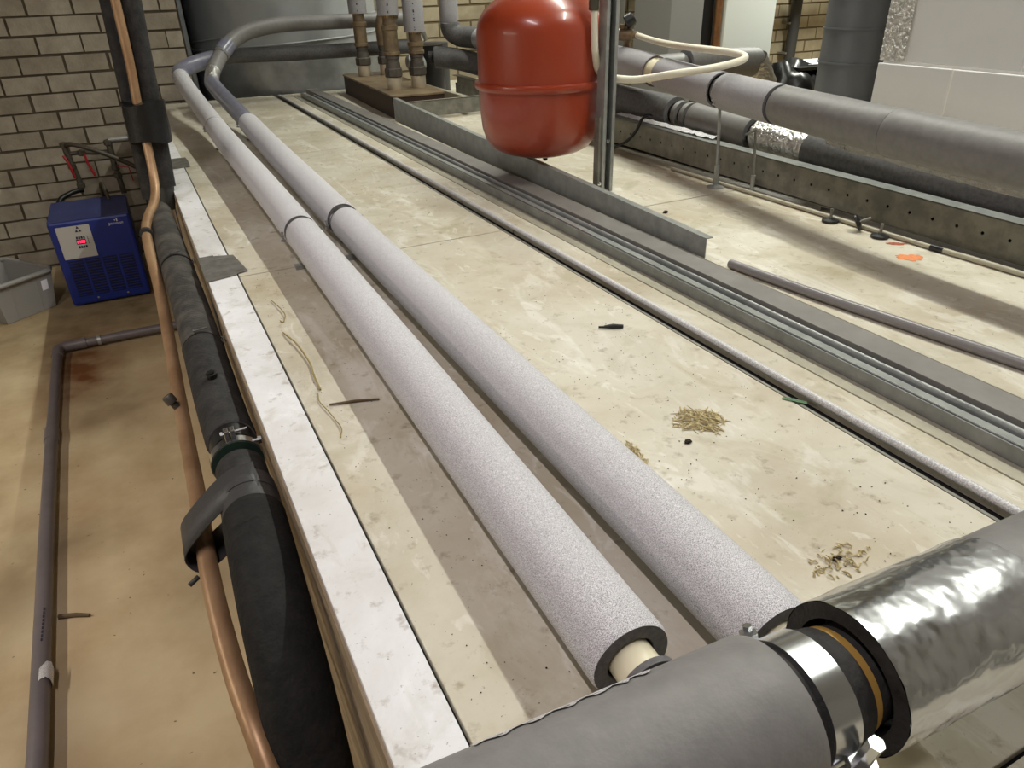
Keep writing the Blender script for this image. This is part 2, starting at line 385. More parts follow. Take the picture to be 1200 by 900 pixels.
# block wall on the right, its face towards the pipes
BX = 2.60
bwall = struct(MB().box(BX+0.013, BX+0.12, -2.6, 2.06, FL, CEIL).build('wall_block', M['blockjoint']))
zr = 0.343
for r in range(-3, 7):
    z0 = zr+r*0.45+0.006; z1 = zr+(r+1)*0.45-0.004
    inset = 0.009 if r >= 0 else 0.0
    y = 2.075 if r % 2 else 1.967
    first = True
    while y > -1.0:
        L_ = 0.313 if (r % 2 and first) else 0.43
        if z1 > FL and z0 < CEIL:
            MB().box(BX+inset, BX+0.03, y-L_+0.0035, y-0.0025, max(z0,FL), min(z1,CEIL)).build('block', M['block'], bwall, bevel=0.003)
            if r < 0: MB().box(BX+0.0025, BX+0.02, y-L_-0.004, y-L_+0.005, max(z0,FL), z1).build('joint_mortar', M['blockjoint'], bwall)
        y -= L_; first = False
mb = MB(); nu, nv = 30, 200
V = []
for j in range(nv+1):
    for i in range(nu+1):
        y = 1.970+0.105*i/nu; z = zr+0.006+0.9*j/nv
        n_ = noise.noise(Vector((y*130, z*90, 0)))*0.004+noise.noise(Vector((y*300, z*240, 4)))*0.003
        V.append((BX+0.006+n_, y, z))
mb.add(V, [(j*(nu+1)+i, j*(nu+1)+i+1, (j+1)*(nu+1)+i+1, (j+1)*(nu+1)+i) for j in range(nv) for i in range(nu)], False)
mb.build('rough_mortar_edge', M['rough'], bwall, label='rough pale mortar edge of the block wall')

# ------------------------------------------------------------------ lamps' fittings
LL = ['white ceiling tube lamp over the right hand pipes, nearest one of its row', 'white ceiling tube lamp over the right hand pipes, middle one of its row', 'added white ceiling tube lamp brightening the tank, farthest one of its row',
      'white ceiling tube lamp above the long grey pipes', 'added white ceiling tube lamp brightening the far bricks and white cabinet', 'white tube lamp hung low over the floor on the left']
for i, L_ in enumerate(LAMPS):
    x, y, z = L_.location
    t = thing('tube_lamp', LL[i], 'lamp', (x, y, z), 'tube lamps')
    MB().box(x-0.06, x+0.06, y-0.76, y+0.76, z+0.012, z+0.07).build('housing', M['lamp_body'], t)
    for q in (-0.5, 0.5):
        MB().tube([(x, y+q, z+0.07), (x, y+q, CEIL)], 0.004, 8).build('suspension_rod', M['bright'], t)
    t.rotation_euler = L_.rotation_euler; L_.parent = t; L_.location = (0,0,0); L_.rotation_euler = (0,0,0)

# ------------------------------------------------------------------ the casing (big flat topped unit)
cas = thing('equipment_casing', 'long flat topped equipment casing of cream sheet metal panels carrying the pipes', 'casing', (0.073, 0, FL))
XR = 2.59
def top(x0, x1, y0, y1, m=None, name='top_panel', z=0.0):
    g = 0.0028
    return MB().box(x0+g, x1-g, y0+g, y1-g, z-0.012, z).build(name, m or M['panel'], cas, bevel=0.0012)
for y0, y1 in ((-1.4, 0.175), (0.175, 1.905), (1.905, 3.41), (3.41, 5.52)):
    top(0.149, 0.909, y0, y1); top(0.936, XR, y0-0.008, y1-0.008)
for x0, x1, y0, y1 in ((0.073, 0.1505, -1.4, 1.93), (0.073, 0.1505, 1.935, 3.48), (0.090, 0.158, 3.5, 5.50)):
    top(x0, x1, y0, y1, M['strip'], 'edge_strip', 0.001)
MB().box(0.909, 0.915, -1.4, 5.5, -0.012, -0.001).build('seam_edge', M['galv_dull'], cas)
MB().box(0.082, 2.57, -1.4, 5.5, FL, -0.0135).build('casing_core', M['gap'], cas)
for y0, y1 in ((-1.4, 0.175), (0.175, 1.905), (1.905, 3.41), (3.41, 5.50)):
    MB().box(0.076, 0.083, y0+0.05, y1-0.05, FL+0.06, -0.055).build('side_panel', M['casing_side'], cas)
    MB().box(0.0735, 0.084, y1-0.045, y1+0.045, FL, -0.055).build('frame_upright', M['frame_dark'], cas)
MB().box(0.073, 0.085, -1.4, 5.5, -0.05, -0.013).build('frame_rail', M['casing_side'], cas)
def patch(pts, m, name, z=0.0018, lab=None):
    mb = MB(); n = len(pts)
    mb.add([(x,y,z) for x,y in pts]+[(x,y,z-0.0012) for x,y in pts], [tuple(range(n)), tuple(range(2*n-1,n-1,-1))]+[(i,i+n,(i+1)%n+n,(i+1)%n) for i in range(n)])
    return mb.build(name, m, cas, label=lab)
patch([(0.0715,1.895),(0.0715,2.11),(0.112,2.112),(0.112,2.104),(0.162,2.088),(0.178,1.935),(0.150,1.925),(0.146,1.915)], M['tape'], 'tape_patch', 0.0032)
patch([(0.086,3.37),(0.088,3.60),(0.172,3.60),(0.176,3.50),(0.172,3.385)], M['tape'], 'tape_patch', 0.0032)

# ------------------------------------------------------------------ the two long grey pipes
def pipe_clamp(path, u, R, parent, side, base=0.0):
    c, d = frame_at(path, u)
    r = ring('clamp', c, d, R-0.006, 0.016, 0.003, M['bright'], parent)
    MB().tube([c+Vector((0,0,-R+0.006)), Vector((c.x, c.y, base+0.004))], 0.0045, 8).build('clamp_rod', M['galv_dull'], r)
    MB().lathe([(0.02,0),(0.02,0.004),(0.009,0.006),(0.009,0.014)], (c.x, c.y, base+0.002), (0,0,1), 12).build('clamp_foot', M['galv_dull'], r)
    for q in (-1, 1):
        MB().box(c.x+q*(R+0.003)-0.009, c.x+q*(R+0.003)+0.009, c.y-0.007, c.y+0.007, c.z-0.004, c.z-0.001).build('clamp_lug', M['bright'], r)
        bolt('clamp_screw', c+Vector((q*(R+0.006), 0, -0.016)), (0, 0, 1), 0.0034, 0.026, M['bright'], r)
    return r
R1 = 0.0452
P1 = smooth_path([(0.303,0.05,0.060),(0.314,0.4,0.060),(0.329,1.2,0.064),(0.336,1.9,0.070),(0.338,2.6,0.078),(0.335,3.4,0.090),(0.333,4.15,0.118),(0.318,4.7,0.172),(0.316,4.98,0.205)], 10)
p1 = thing('insulated_pipe', 'left one of the two long pipes in speckled grey foam, cream pipe end showing', 'pipe', (0.32, 1.0, 0.0), 'long foam covered pipes on the casing')
for u0, u1, dr_ in ((0.395, 1.953, 0), (1.972, 3.70, 0.0015), (3.718, 4.98, 0.001)):
    sleeve('foam_sleeve', cut(P1, u0, u1), R1+dr_, 0.027, M['foam'], p1, 48)
MB().tube(cut(P1, 0.10, 4.9), 0.024, 24).build('inner_pipe', M['cream'], p1, label='cream plastic pipe inside the foam')
ring('pipe_collar', *frame_at(P1, 0.352), 0.024, 0.014, 0.005, M['jacket'], p1); ring('seal_ring', *frame_at(P1, 0.364), 0.024, 0.007, 0.0075, M['foam_end'], p1)
for u in (1.9635, 3.7075): pipe_clamp(P1, u, R1, p1, 1)
MB().box(0.292, 0.54, 1.876, 1.896, 0.0005, 0.011).build('mounting_rail', M['galv'], p1)
E1 = smooth_path([(0.316,4.98,0.205),(0.33,5.09,0.222),(0.40,5.18,0.245),(0.52,5.24,0.268),(0.70,5.29,0.278),(1.08,5.31,0.268),(1.55,5.31,0.266),(1.95,5.31,0.264)], 8)
k = 14
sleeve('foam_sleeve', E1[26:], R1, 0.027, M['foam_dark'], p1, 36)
sleeve('elbow_wrap', E1[:27], R1+0.002, 0.027, M['vinyl'], p1, 36, label='glossy blue grey tape around the bend')

R2 = 0.0455
P2 = smooth_path([(0.446,0.05,0.060),(0.459,0.4,0.060),(0.467,1.2,0.060),(0.474,2.0,0.061),(0.490,3.2,0.068),(0.500,3.9,0.082),(0.478,4.5,0.135),(0.462,4.8,0.178)], 10)
p2 = thing('insulated_pipe', 'right one of the two long pipes in speckled grey foam, beside the cream panels', 'pipe', (0.46, 1.0, 0.0), 'long foam covered pipes on the casing')
sleeve('foam_sleeve', cut(P2, 0.345, 2.025), R2, 0.027, M['foam'], p2, 48)
sleeve('foam_sleeve', cut(P2, 2.056, 3.855), R2+0.003, 0.027, M['foam'], p2, 48)
sleeve('taped_sleeve', cut(P2, 3.88, 4.8), R2-0.003, 0.027, M['vinyl'], p2, 36, label='foam wrapped in blue grey tape')
MB().tube(cut(P2, 0.10, 4.8), 0.024, 24).build('inner_pipe', M['cream'], p2, label='cream plastic pipe inside the foam')
ring('pipe_collar', *frame_at(P2, 0.325), 0.024, 0.02, 0.010, M['galv'], p2)
for u in (2.0425, 3.87): pipe_clamp(P2, u, R2, p2, 1)
E2 = smooth_path([(0.462,4.8,0.178),(0.49,4.9,0.225),(0.535,4.97,0.275),(0.60,5.05,0.335),(0.69,5.13,0.388),(0.82,5.20,0.425),(1.06,5.27,0.444),(1.55,5.28,0.441),(1.95,5.28,0.44)], 8)
sleeve('foil_joint', E2[:12], R2-0.005, 0.024, M['foil_crinkle'], p2, 32, ends=(False,False), label='crumpled silver foil around the joint')
sleeve('foam_sleeve', E2[9:21], R2-0.004, 0.024, M['foam_mid'], p2, 32)
ring('tape_band', E2[24], (E2[26]-E2[22]).normalized(), R2-0.006, 0.09, 0.007, M['vinyl'], p2)
sleeve('foam_sleeve', E2[20:], R2, 0.024, M['foam_mid'], p2, 36)

# ------------------------------------------------------------------ big pipe crossing close to the camera
PC = [Vector((x, 0.2427-0.033*(x-0.2), 0.162-0.008*(x-0.2))) for x in [i*0.05-0.7 for i in range(46)]]
pc = thing('cross_pipe', 'big grey pipe crossing the near corner, clamp ring and foil sleeve in its middle', 'pipe', (0.4, 0.235, 0.0))
RC = 0.060
sleeve('foam_sleeve', cut(PC, -0.6, 0.325, 0), RC, 0.046, M['foam_mid'], pc, 56)
MB().tube(cut(PC, -0.6, 1.5, 0), 0.040, 36).build('inner_pipe', M['rubber'], pc)
c, d = frame_at(PC, 0.352, 0); cl = ring('clamp', c, d, 0.0465, 0.026, 0.003, M['bright'], pc, 56)
ring('clamp_lining', c, d, 0.040, 0.044, 0.0060, M['rubber'], pc, 48)
bolt('clamp_screw', c+Vector((0.008,-0.054,-0.016)), (0,-0.2,1), 0.006, 0.035, M['bright'], cl)
bolt('clamp_screw', c+Vector((-0.004,0.052,0.016)), (0,0.4,1), 0.0042, 0.012, M['bright'], cl)
MB().box(c.x-0.016, c.x+0.016, c.y-0.066, c.y-0.048, c.z-0.024, c.z-0.015).build('clamp_lug', M['bright'], cl, bevel=0.002)
MB().tube([(c.x, c.y, c.z-0.045), (c.x, c.y, 0.0)], 0.006, 10).build('clamp_rod', M['bright'], cl)
c2, d2 = frame_at(PC, 0.385, 0); ring('brass_ring', c2+Vector((0.004,0,0)), d2, 0.040, 0.008, 0.0022, M['bronze_end'], pc, 48); ring('gasket', c2-Vector((0.006,0,0)), d2, 0.040, 0.012, 0.0042, M['rubber'], pc, 48)
def crumple(path, R, rin, m, parent, amp, name, seg=72, nl=40, lab=None):
    a, b = Vector(path[0]), Vector(path[-1]); d = (b-a).normalized(); L_ = (b-a).length
    x = d.cross(Vector((0,0,1))).normalized(); y = d.cross(x); V = []
    for i in range(nl+1):
        for k in range(seg):
            t = 2*PI*k/seg; p = a+d*(L_*i/nl); q = x*math.cos(t)+y*math.sin(t)
            w = noise.noise(Vector((p.x*16, q.y*3.5, q.z*3.5)))*0.55+abs(noise.noise(Vector((p.x*38+3, q.y*6, q.z*6))))*0.9
            V.append(p+q*(R+amp*w))
    mb = MB(); mb.add(V, [(i*seg+k, i*seg+(k+1)%seg, (i+1)*seg+(k+1)%seg, (i+1)*seg+k) for i in range(nl) for k in range(seg)], True)
    o = mb.build(name, m, parent, sharp=75, label=lab)
    for c_, dd in ((a, d), (b, -d)):
        MB().tube([c_+dd*0.02, c_, c_], [rin, rin, R-0.0005], 48, caps=False).build('cut_end', M['rubber'], o, sharp=30)
    return o
crumple(cut(PC, 0.398, 0.572, 0), RC+0.0008, 0.047, M['foil'], pc, 0.0016, 'foil_sleeve', lab='shiny wrinkled aluminium foil sleeve')
sleeve('foam_sleeve', cut(PC, 0.570, 1.5, 0), RC-0.0005, 0.046, M['foam_mid'], pc, 56)
for i, (x0, x1) in enumerate(((0.105, 0.16), (0.158, 0.21), (0.208, 0.245))):
    mb = MB(); V = []
    for j in range(9):
        x = x0+(x1-x0)*j/8; cc = frame_at(PC, x, 0)[0]
        for a in (26, 47-4*math.sin(j*1.7)):
            t = math.radians(a); V.append((x, cc.y+math.cos(t)*(RC+0.0012), cc.z+math.sin(t)*(RC+0.0012)))
    mb.add(V, [(2*j, 2*j+1, 2*j+3, 2*j+2) for j in range(8)], True)
    o = mb.build('foil_seam', M['white_rod'], pc)

# ------------------------------------------------------------------ profiles lying along the casing
Y0, Y1 = -0.9, 5.46
ls = thing('cream_trim_strip', 'long cream sheet strip with rounded white edge beside the panel seam', 'strip', (0.96, 2, 0))
MB().tube([(0.9378,Y0,0.0078),(0.9378,1.0,0.0078),(0.9378,Y1-0.05,0.0078)], 0.0072, 14).build('edge_bead', M['white_rod'], ls, label='rounded white edge')
MB().prism([(0.9445,0.0005),(1.001,0.0005),(1.001,0.0085),(0.9445,0.0085)], Y0, Y1-0.05).build('sheet', M['panel'], ls)
zs = thing('zinc_flat_strip', 'dull zinc flat strip between cream strip and zinc channel', 'strip', (1.02, 2, 0))
MB().prism([(1.0025,0.0005),(1.046,0.0005),(1.046,0.0055),(1.008,0.0055),(1.0055,0.0105),(1.0025,0.0105)], Y0, Y1-0.1).build('flange', M['zinc'], zs)
ch = thing('zinc_channel', 'long zinc channel with ribbed upper edge lying on casing beside grey flat profile', 'channel', (1.07, 2, 0))
H_ = 0.031
T_ = 0.0225
MB().prism([(1.0475,0.0006),(1.0495,0.0006),(1.0495,T_-0.002),(1.088,T_-0.002),(1.088,0.0006),(1.090,0.0006),(1.090,T_),(1.0572,T_),(1.0572,H_),(1.0540,H_),(1.0540,T_),(1.0506,T_),(1.0506,H_),(1.0475,H_)], Y0, Y1-0.2).build('channel_body', M['galv_dark'], ch)
MB().box(1.0545, 1.0568, Y0, Y1-0.2, H_, H_+0.0006).build('ridge', M['bright'], ch)
MB().box(1.0578, 1.0895, Y0, Y1-0.2, T_, T_+0.0006).build('upper_face', M['galv'], ch)
br = thing('steel_bar', 'slim bright steel bar with rounded top lying between zinc channel and grey profile', 'bar', (1.1, 2, 0))
MB().prism([(1.0985,0.0006),(1.111,0.0006),(1.111,0.024)]+[(1.1048+0.0062*math.cos(t), 0.024+0.006*math.sin(t)) for t in [PI*k/8 for k in range(1,8)]]+[(1.0985,0.024)], Y0, Y1-0.35).build('bar_body', M['jacket'], br)
mp_ = thing('grey_flat_profile', 'long flat grey box profile, rightmost of the profiles lying side by side', 'profile', (1.16, 2, 0))
MB().prism([(1.1275,0.0006),(1.195,0.0006),(1.195,0.0295),(1.1275,0.0295)], Y0, Y1).build('profile_body', M['mauve'], mp_, bevel=0.0012)
MB().box(1.194, 1.1965, Y0, Y1, 0.0285, 0.0302).build('edge_highlight', M['zinc'], mp_)  # pale line added as the highlight along this edge

# tall angle rail behind them, with its cross bar
fr = thing('support_rail', 'low galvanised steel support with tall front rail and end cross bar below vessel', 'frame', (1.26, 3, 0))
mb = MB(); n = 12
A0, A1 = Vector((1.210,1.36,0)), Vector((1.258,3.93,0))
def rail(z0a, z1a, z0b, z1b, prof):
    mb = MB(); V = []
    for P_, z0, z1 in ((A0,z0a,z1a),(A1,z0b,z1b)):
        for x,t in prof: V.append((P_.x+x, P_.y, z0+(z1-z0)*t))
    n = len(prof); mb.add(V, [(i,(i+1)%n,(i+1)%n+n,i+n) for i in range(n)]+[tuple(range(n-1,-1,-1)), tuple(range(n,2*n))]); return mb
rail(0.008,0.075,0.008,0.124,[(0,0),(0.003,0),(0.003,0.96),(0.022,0.96),(0.022,1),(0,1)]).build('front_rail', M['galv'], fr)
MB().box(1.265, 1.80, 3.935, 3.94, 0.012, 0.094).build('cross_bar', M['galv_dull'], fr)
MB().box(1.265, 1.80, 3.935, 3.96, 0.091, 0.094).build('cross_bar_flange', M['zinc'], fr)
MB().prism([(1.69,0.03),(1.693,0.03),(1.693,0.086),(1.72,0.086),(1.72,0.09),(1.69,0.09)], 3.97, 4.95).build('inner_rail', M['zinc'], fr)

# grey plastic tube lying loose
tb = thing('plastic_tube', 'loose grey plastic tube lying on the casing near the zinc profiles', 'tube', (1.28, 1.0, 0))
MB().tube(smooth_path([(1.262,1.32,0.0118),(1.290,1.05,0.0118),(1.352,0.64,0.0118),(1.40,0.30,0.0118),(1.43,0.0,0.0118)], 8), 0.0115, 20).build('tube_body', M['pvc_light'], tb)

# ------------------------------------------------------------------ perforated rail
pr = thing('perforated_rail', 'long galvanised rail with a row of round holes below the right hand pipes', 'rail', (1.835, 2, 0))
mb = MB(); RY0, RY1, S = -0.4, 4.5, 0.0695
ny = int((RY1-RY0)/S); ysh = 1.407-round((1.407-RY0)/S)*S
for i in range(ny):
    y = ysh+i*S; b0 = 0.018+0.006*max(0,y-0.9); t0 = 0.109+0.011*max(0,y-0.9); zc = (b0+t0)/2+0.002; r = 0.0046
    q = [(y-S/2,b0),(y,b0),(y+S/2,b0),(y+S/2,zc),(y+S/2,t0),(y,t0),(y-S/2,t0),(y-S/2,zc)]
    b1 = 0.018+0.006*max(0,y+S-0.9)
    hole = [(y+r*math.cos(a), zc+r*math.sin(a)) for a in [math.radians(225+45*k) for k in range(8)]]
    V = [(1.835,a,b) for a,b in q]+[(1.835,a,b) for a,b in hole]+[(1.838,a,b) for a,b in hole]
    mb.add(V, [(k,(k+1)%8,(k+1)%8+8,k+8) for k in range(8)]+[(k+8,(k+1)%8+8,(k+1)%8+16,k+16) for k in range(8)])
mb.build('rail_web', M['galv_dull'], pr)
MB().box(1.852, 1.853, -0.4, 4.5, 0.019, 0.105).build('dark_backing', M['gap'], pr)  # dark sheet added so the holes look shaded behind
def tz(y): return 0.109+0.011*max(0,y-0.9)
mb = MB(); V = []
ys = [-0.4,0.9,4.5]
prof = [(0,-0.002),(0,0.001),(0.048,0.001),(0.048,-0.014),(0.046,-0.014),(0.046,-0.002)]
for y in ys: V += [(1.835+x, y, tz(y)+z) for x,z in prof]
n = 6; mb.add(V, [(j*n+i, j*n+(i+1)%n, (j+1)*n+(i+1)%n, (j+1)*n+i) for j in range(2) for i in range(n)])
mb.build('top_flange', M['galv'], pr)
MB().box(1.836, 1.882, -0.4, 4.5, 0.016, 0.019).build('bottom_flange', M['galv_dull'], pr)
for y in (0.2, 1.6, 3.0, 4.3): MB().box(1.842, 1.876, y-0.03, y+0.03, 0.0, 0.017).build('foot', M['galv_dull'], pr)

cd = thing('thin_conduit', 'thin cream conduit lying along the foot of perforated rail', 'conduit', (1.80, 1.5, 0))
MB().tube(smooth_path([(1.806,-0.3,0.008),(1.806,0.9,0.008),(1.802,1.13,0.008)],4), 0.0072, 12).build('conduit_tube', M['conduit'], cd)
MB().tube([(1.802,1.125,0.008),(1.800,1.16,0.008)], 0.0085, 12).build('coupling', M['black'], cd)
MB().tube(smooth_path([(1.800,1.155,0.008),(1.797,1.6,0.008),(1.795,2.25,0.008)],4), 0.0062, 12).build('conduit_tube', M['conduit'], cd)

# ------------------------------------------------------------------ right hand pipes
PM = smooth_path([(1.60,0.1,0.28),(1.63,0.5,0.285),(1.65,0.947,0.29),(1.67,1.265,0.299),(1.732,1.677,0.305),(1.783,1.99,0.31),(1.84,2.39,0.324),(1.905,2.72,0.336),(1.935,3.3,0.346),(1.94,4.3,0.356)], 10)
mp = thing('insulated_main_pipe', 'thick foam covered main pipe running along the right above perforated rail', 'pipe', (1.7, 1.8, 0))
RM = 0.058
sleeve('foam_sleeve', cut(PM, 2.475, 4.3), RM, 0.0495, M['foam_plain'], mp, 40)
sleeve('foam_sleeve', cut(PM, 2.015, 2.40), RM, 0.0495, M['foam_plain'], mp, 40)
sleeve('foam_sleeve', cut(PM, 1.70, 1.985), RM, 0.045, M['foam_plain'], mp, 40)
sleeve('foam_sleeve', cut(PM, 1.245, 1.685), RM-0.0015, 0.045, M['foam_mid'], mp, 44)
sleeve('foam_sleeve', cut(PM, 0.15, 1.243), RM-0.0005, 0.045, M['foam_mid'], mp, 44)
MB().tube(cut(PM, 0.2, 4.3), 0.042, 28).build('inner_pipe', M['rubber'], mp)
MB().tube(cut(PM, 2.38, 2.50), 0.049, 28).build('bare_joint', M['cream'], mp, label='cream pipe joint bare of foam')
c, d = frame_at(PM, 2.0, ); cl = ring('clamp', c, d, 0.044, 0.016, 0.003, M['bright'], mp)
bolt('clamp_screw', c+Vector((-0.046,-0.02,0.026)), (-0.2,-1,0.1), 0.005, 0.03, M['bright'], cl)
bolt('clamp_screw', c+Vector((-0.050,-0.016,-0.018)), (-0.3,-0.3,-1), 0.005, 0.02, M['bright'], cl)
MB().tube([c+Vector((-0.008,0,-0.04)), (1.764,1.965,0.06)], 0.0055, 10).build('clamp_rod', M['galv'], cl)
MB().lathe([(0.03,0),(0.03,0.003),(0.008,0.006),(0.008,0.016),(0.0095,0.018),(0.0095,0.075)], (1.764,1.965,0.0005), (0,0,1), 14).build('rod_socket', M['galv'], cl)
V = []; N_ = 26
mb = MB()
for j in range(N_):
    y = 0.35+1.15*j/(N_-1); cc, dd = frame_at(PM, y)
    w = 0.020+0.006*noise.noise(Vector((y*9,0,3)))
    for q in (0, 1):
        V.append(cc+Vector((0.020+0.006*noise.noise(Vector((y*14,q,0)))+0.012*q, 0, -RM*0.93-(w+0.006)*q+0.003*noise.noise(Vector((y*22,q*3,1))))))
mb.add(V, [(2*j,2*j+1,2*j+3,2*j+2) for j in range(N_-1)], False)
fs = mb.build('foil_strip', M['foil_dull'], mp, label='loose foil strip hanging under the pipe')
so = fs.modifiers.new('solid','SOLIDIFY'); so.thickness = 0.001
EL = smooth_path([(1.94,4.3,0.356),(1.925,4.40,0.358),(1.885,4.47,0.366),(1.852,4.50,0.392),(1.842,4.51,0.435),(1.840,4.51,0.50),(1.84,4.51,1.2),(1.84,4.51,CEIL)], 6)
sleeve('elbow_sleeve', EL[:25], RM+0.001, 0.045, M['foam_dark'], mp, 32)
MB().tube(EL[22:28], 0.045, 24).build('inner_pipe', M['rubber'], mp)
sleeve('riser_sleeve', EL[25:], RM-0.002, 0.045, M['foam_plain'], mp, 32, ends=(True,False))

PL = smooth_path([(1.965,0.1,0.128),(1.965,0.9,0.130),(1.96,1.5,0.134),(1.96,2.0,0.152),(1.96,2.5,0.168),(1.96,3.4,0.18),(1.94,4.1,0.205),(1.875,4.42,0.235),(1.775,4.52,0.250),(1.70,4.56,0.25)], 10)
RL = 0.057
lp = thing('insulated_lower_pipe', 'dark foam covered lower pipe lying behind perforated rail, foil patch on it', 'pipe', (1.95, 1.8, 0))
sleeve('foam_sleeve', cut(PL, 0.1, 1.74), RL+0.010, 0.04, M['foam_dark'], lp, 40)
crumple(cut(PL, 1.745, 1.985), RL-0.003, 0.04, M['foil_crinkle'], lp, 0.005, 'foil_sleeve', 48, 24, 'wrinkled foil sleeve')
sleeve('foam_sleeve', cut(PL, 2.01, 2.33), RL+0.004, 0.04, M['foam_mid'], lp, 40)
sleeve('foam_sleeve', cut(PL, 2.46, 4.05), RL+0.006, 0.04, M['foam_dark'], lp, 40)
sleeve('foam_sleeve', cut(PL, 4.06, 4.54), RL+0.004, 0.04, M['foam_dark'], lp, 40)
MB().tube(cut(PL, 0.2, 4.555), 0.036, 24).build('inner_pipe', M['rubber'], lp)
for u in (2.37, 2.42): ring('pipe_collar', *frame_at(PL, u), 0.036, 0.022, 0.016, M['foam_mid'], lp)
c, d = frame_at(PL, 1.997); cl = ring('clamp', c, d, 0.038, 0.014, 0.004, M['bright'], lp)
MB().tube([(1.815,1.86,0.20),(1.812,1.84,0.06)], 0.0045, 10).build('clamp_rod', M['galv_dull'], cl)
MB().lathe([(0.016,0),(0.016,0.003),(0.007,0.005),(0.0075,0.06)], (1.812,1.84,0.0005), (0,0,1), 12).build('rod_socket', M['galv'], cl)
MB().tube([(1.815,1.86,0.20),(1.90,1.99,0.16)], 0.0045, 8).build('clamp_arm', M['galv_dull'], cl)
mb = MB(); V = []; N_ = 40
for j in range(N_):
    y = 2.12+0.62*j/(N_-1)
    for q in range(3): V.append((1.862+0.014*q+0.008*noise.noise(Vector((y*26,q,2))), y, tz(y)+0.004+0.011*abs(noise.noise(Vector((y*30,q*2,7))))+0.003*q))
mb.add(V, [(3*j+q,3*j+q+1,3*j+q+4,3*j+q+3) for j in range(N_-1) for q in range(2)], False)
o = mb.build('torn_wrapping', M['white_rod'], lp, label='torn pale wrapping along the lower pipe')
o.modifiers.new('solid','SOLIDIFY').thickness = 0.0015

# pipe crossing behind, cut end wrapped in foil
bp_ = thing('insulated_branch_pipe', 'grey foam branch pipe behind the white hose ending in a foil collar', 'pipe', (3.1, 3.6, 0.0))
PB = [Vector((2.05,3.40,0.215)),Vector((2.4,3.46,0.215)),Vector((2.80,3.5,0.212)),Vector((3.05,3.5,0.205)),Vector((3.34,3.5,0.19))]
sleeve('foam_sleeve', PB[:3], 0.066, 0.05, M['foam_mid'], bp_, 32)
MB().tube([PB[2]+Vector((-0.02,0,0)), PB[2]+Vector((0.06,0,0))], 0.058, 24).build('inner_pipe', M['rubber'], bp_)
sleeve('foam_sleeve', [PB[2]+Vector((0.03,0.006,0)), PB[3], PB[4]], 0.085, 0.05, M['foam_mid'], bp_, 32)
crumple([Vector((3.315,3.5,0.205)), Vector((3.415,3.5,0.06))], 0.086, 0.03, M['foil_crinkle'], bp_, 0.006, 'foil_collar', 40, 14, 'shiny foil collar')
MB().tube([(2.9,3.5,0.15),(2.9,3.5,FL)], 0.02, 12).build('pipe_support', M['galv_dull'], bp_)
MB().tube([(3.30,3.5,0.12),(3.30,3.5,FL)], 0.03, 12).build('pipe_support', M['galv_dull'], bp_)

# ------------------------------------------------------------------ red expansion vessel
VX, VY = 1.286, 2.362
ves = thing('expansion_vessel', 'big round red expansion vessel with a welded rim hanging over the casing', 'vessel', (VX, VY, 0.097))
MB().lathe([(0.0, 0.0971), (0.0485, 0.099), (0.097, 0.1058), (0.1406, 0.1175), (0.1727, 0.134), (0.1921, 0.1611), (0.2037, 0.199), (0.2085, 0.2426), (0.2115, 0.3105), (0.2115, 0.4997), (0.2085, 0.521), (0.2008, 0.5433), (0.1833, 0.5675), (0.1533, 0.5918), (0.1145, 0.6131), (0.0727, 0.6296), (0.034, 0.6374), (0.0, 0.6393)], (VX,VY,0), (0,0,1), 72).build('vessel_shell', M['red'], ves)
MB().lathe([(0.2105, 0.328), (0.2202, 0.3289), (0.2241, 0.3348), (0.225, 0.3425), (0.2231, 0.3503), (0.2105, 0.3541)], (VX,VY,0), (0,0,1), 72).build('weld_rim', M['red'], ves)
MB().lathe([(0.0078,0.076),(0.0087,0.08),(0.0087,0.099)], (VX+0.02,VY,0), (0,0,1), 12).build('drain_nub', M['black'], ves)
MB().tube([(VX,VY,0.63),(VX,VY,CEIL)], 0.016, 16).build('hanger_pipe', M['galv'], ves)

# strut post with its short bracket
po = thing('strut_post', 'upright galvanised slotted strut post standing in front of red vessel', 'post', (1.43, 2.15, 0))
s_ = 0.0225; t_ = 0.0028; px_, py_ = 1.414, 2.14
out = [(-s_,-s_),(-0.011,-s_),(-0.011,-s_+0.008),(-0.011-t_,-s_+0.008),(-0.011-t_,-s_+t_),(-s_+t_,-s_+t_),(-s_+t_,s_-t_),(s_-t_,s_-t_),(s_-t_,-s_+t_),(0.011+t_,-s_+t_),(0.011+t_,-s_+0.008),(0.011,-s_+0.008),(0.011,-s_),(s_,-s_),(s_,s_),(-s_,s_)]
n = len(out); V = [(px_+a,py_+b,0.001) for a,b in out]+[(px_+a,py_+b,CEIL) for a,b in out]
MB().add(V, [(i,(i+1)%n,(i+1)%n+n,i+n) for i in range(n)]).build('strut', M['galv'], po)
MB().box(px_-s_-0.012, px_-s_, py_-0.016, py_+0.014, 0.002, 0.25).build('side_bracket', M['galv_dull'], po, bevel=0.001)
for z in (0.03, 0.17): bolt('bracket_bolt', (px_-0.004 if z > .1 else px_-s_-0.006, py_-s_ if z > .1 else py_-0.016, z), (0,-1,0), 0.0035, 0.009, M['bright'], po)

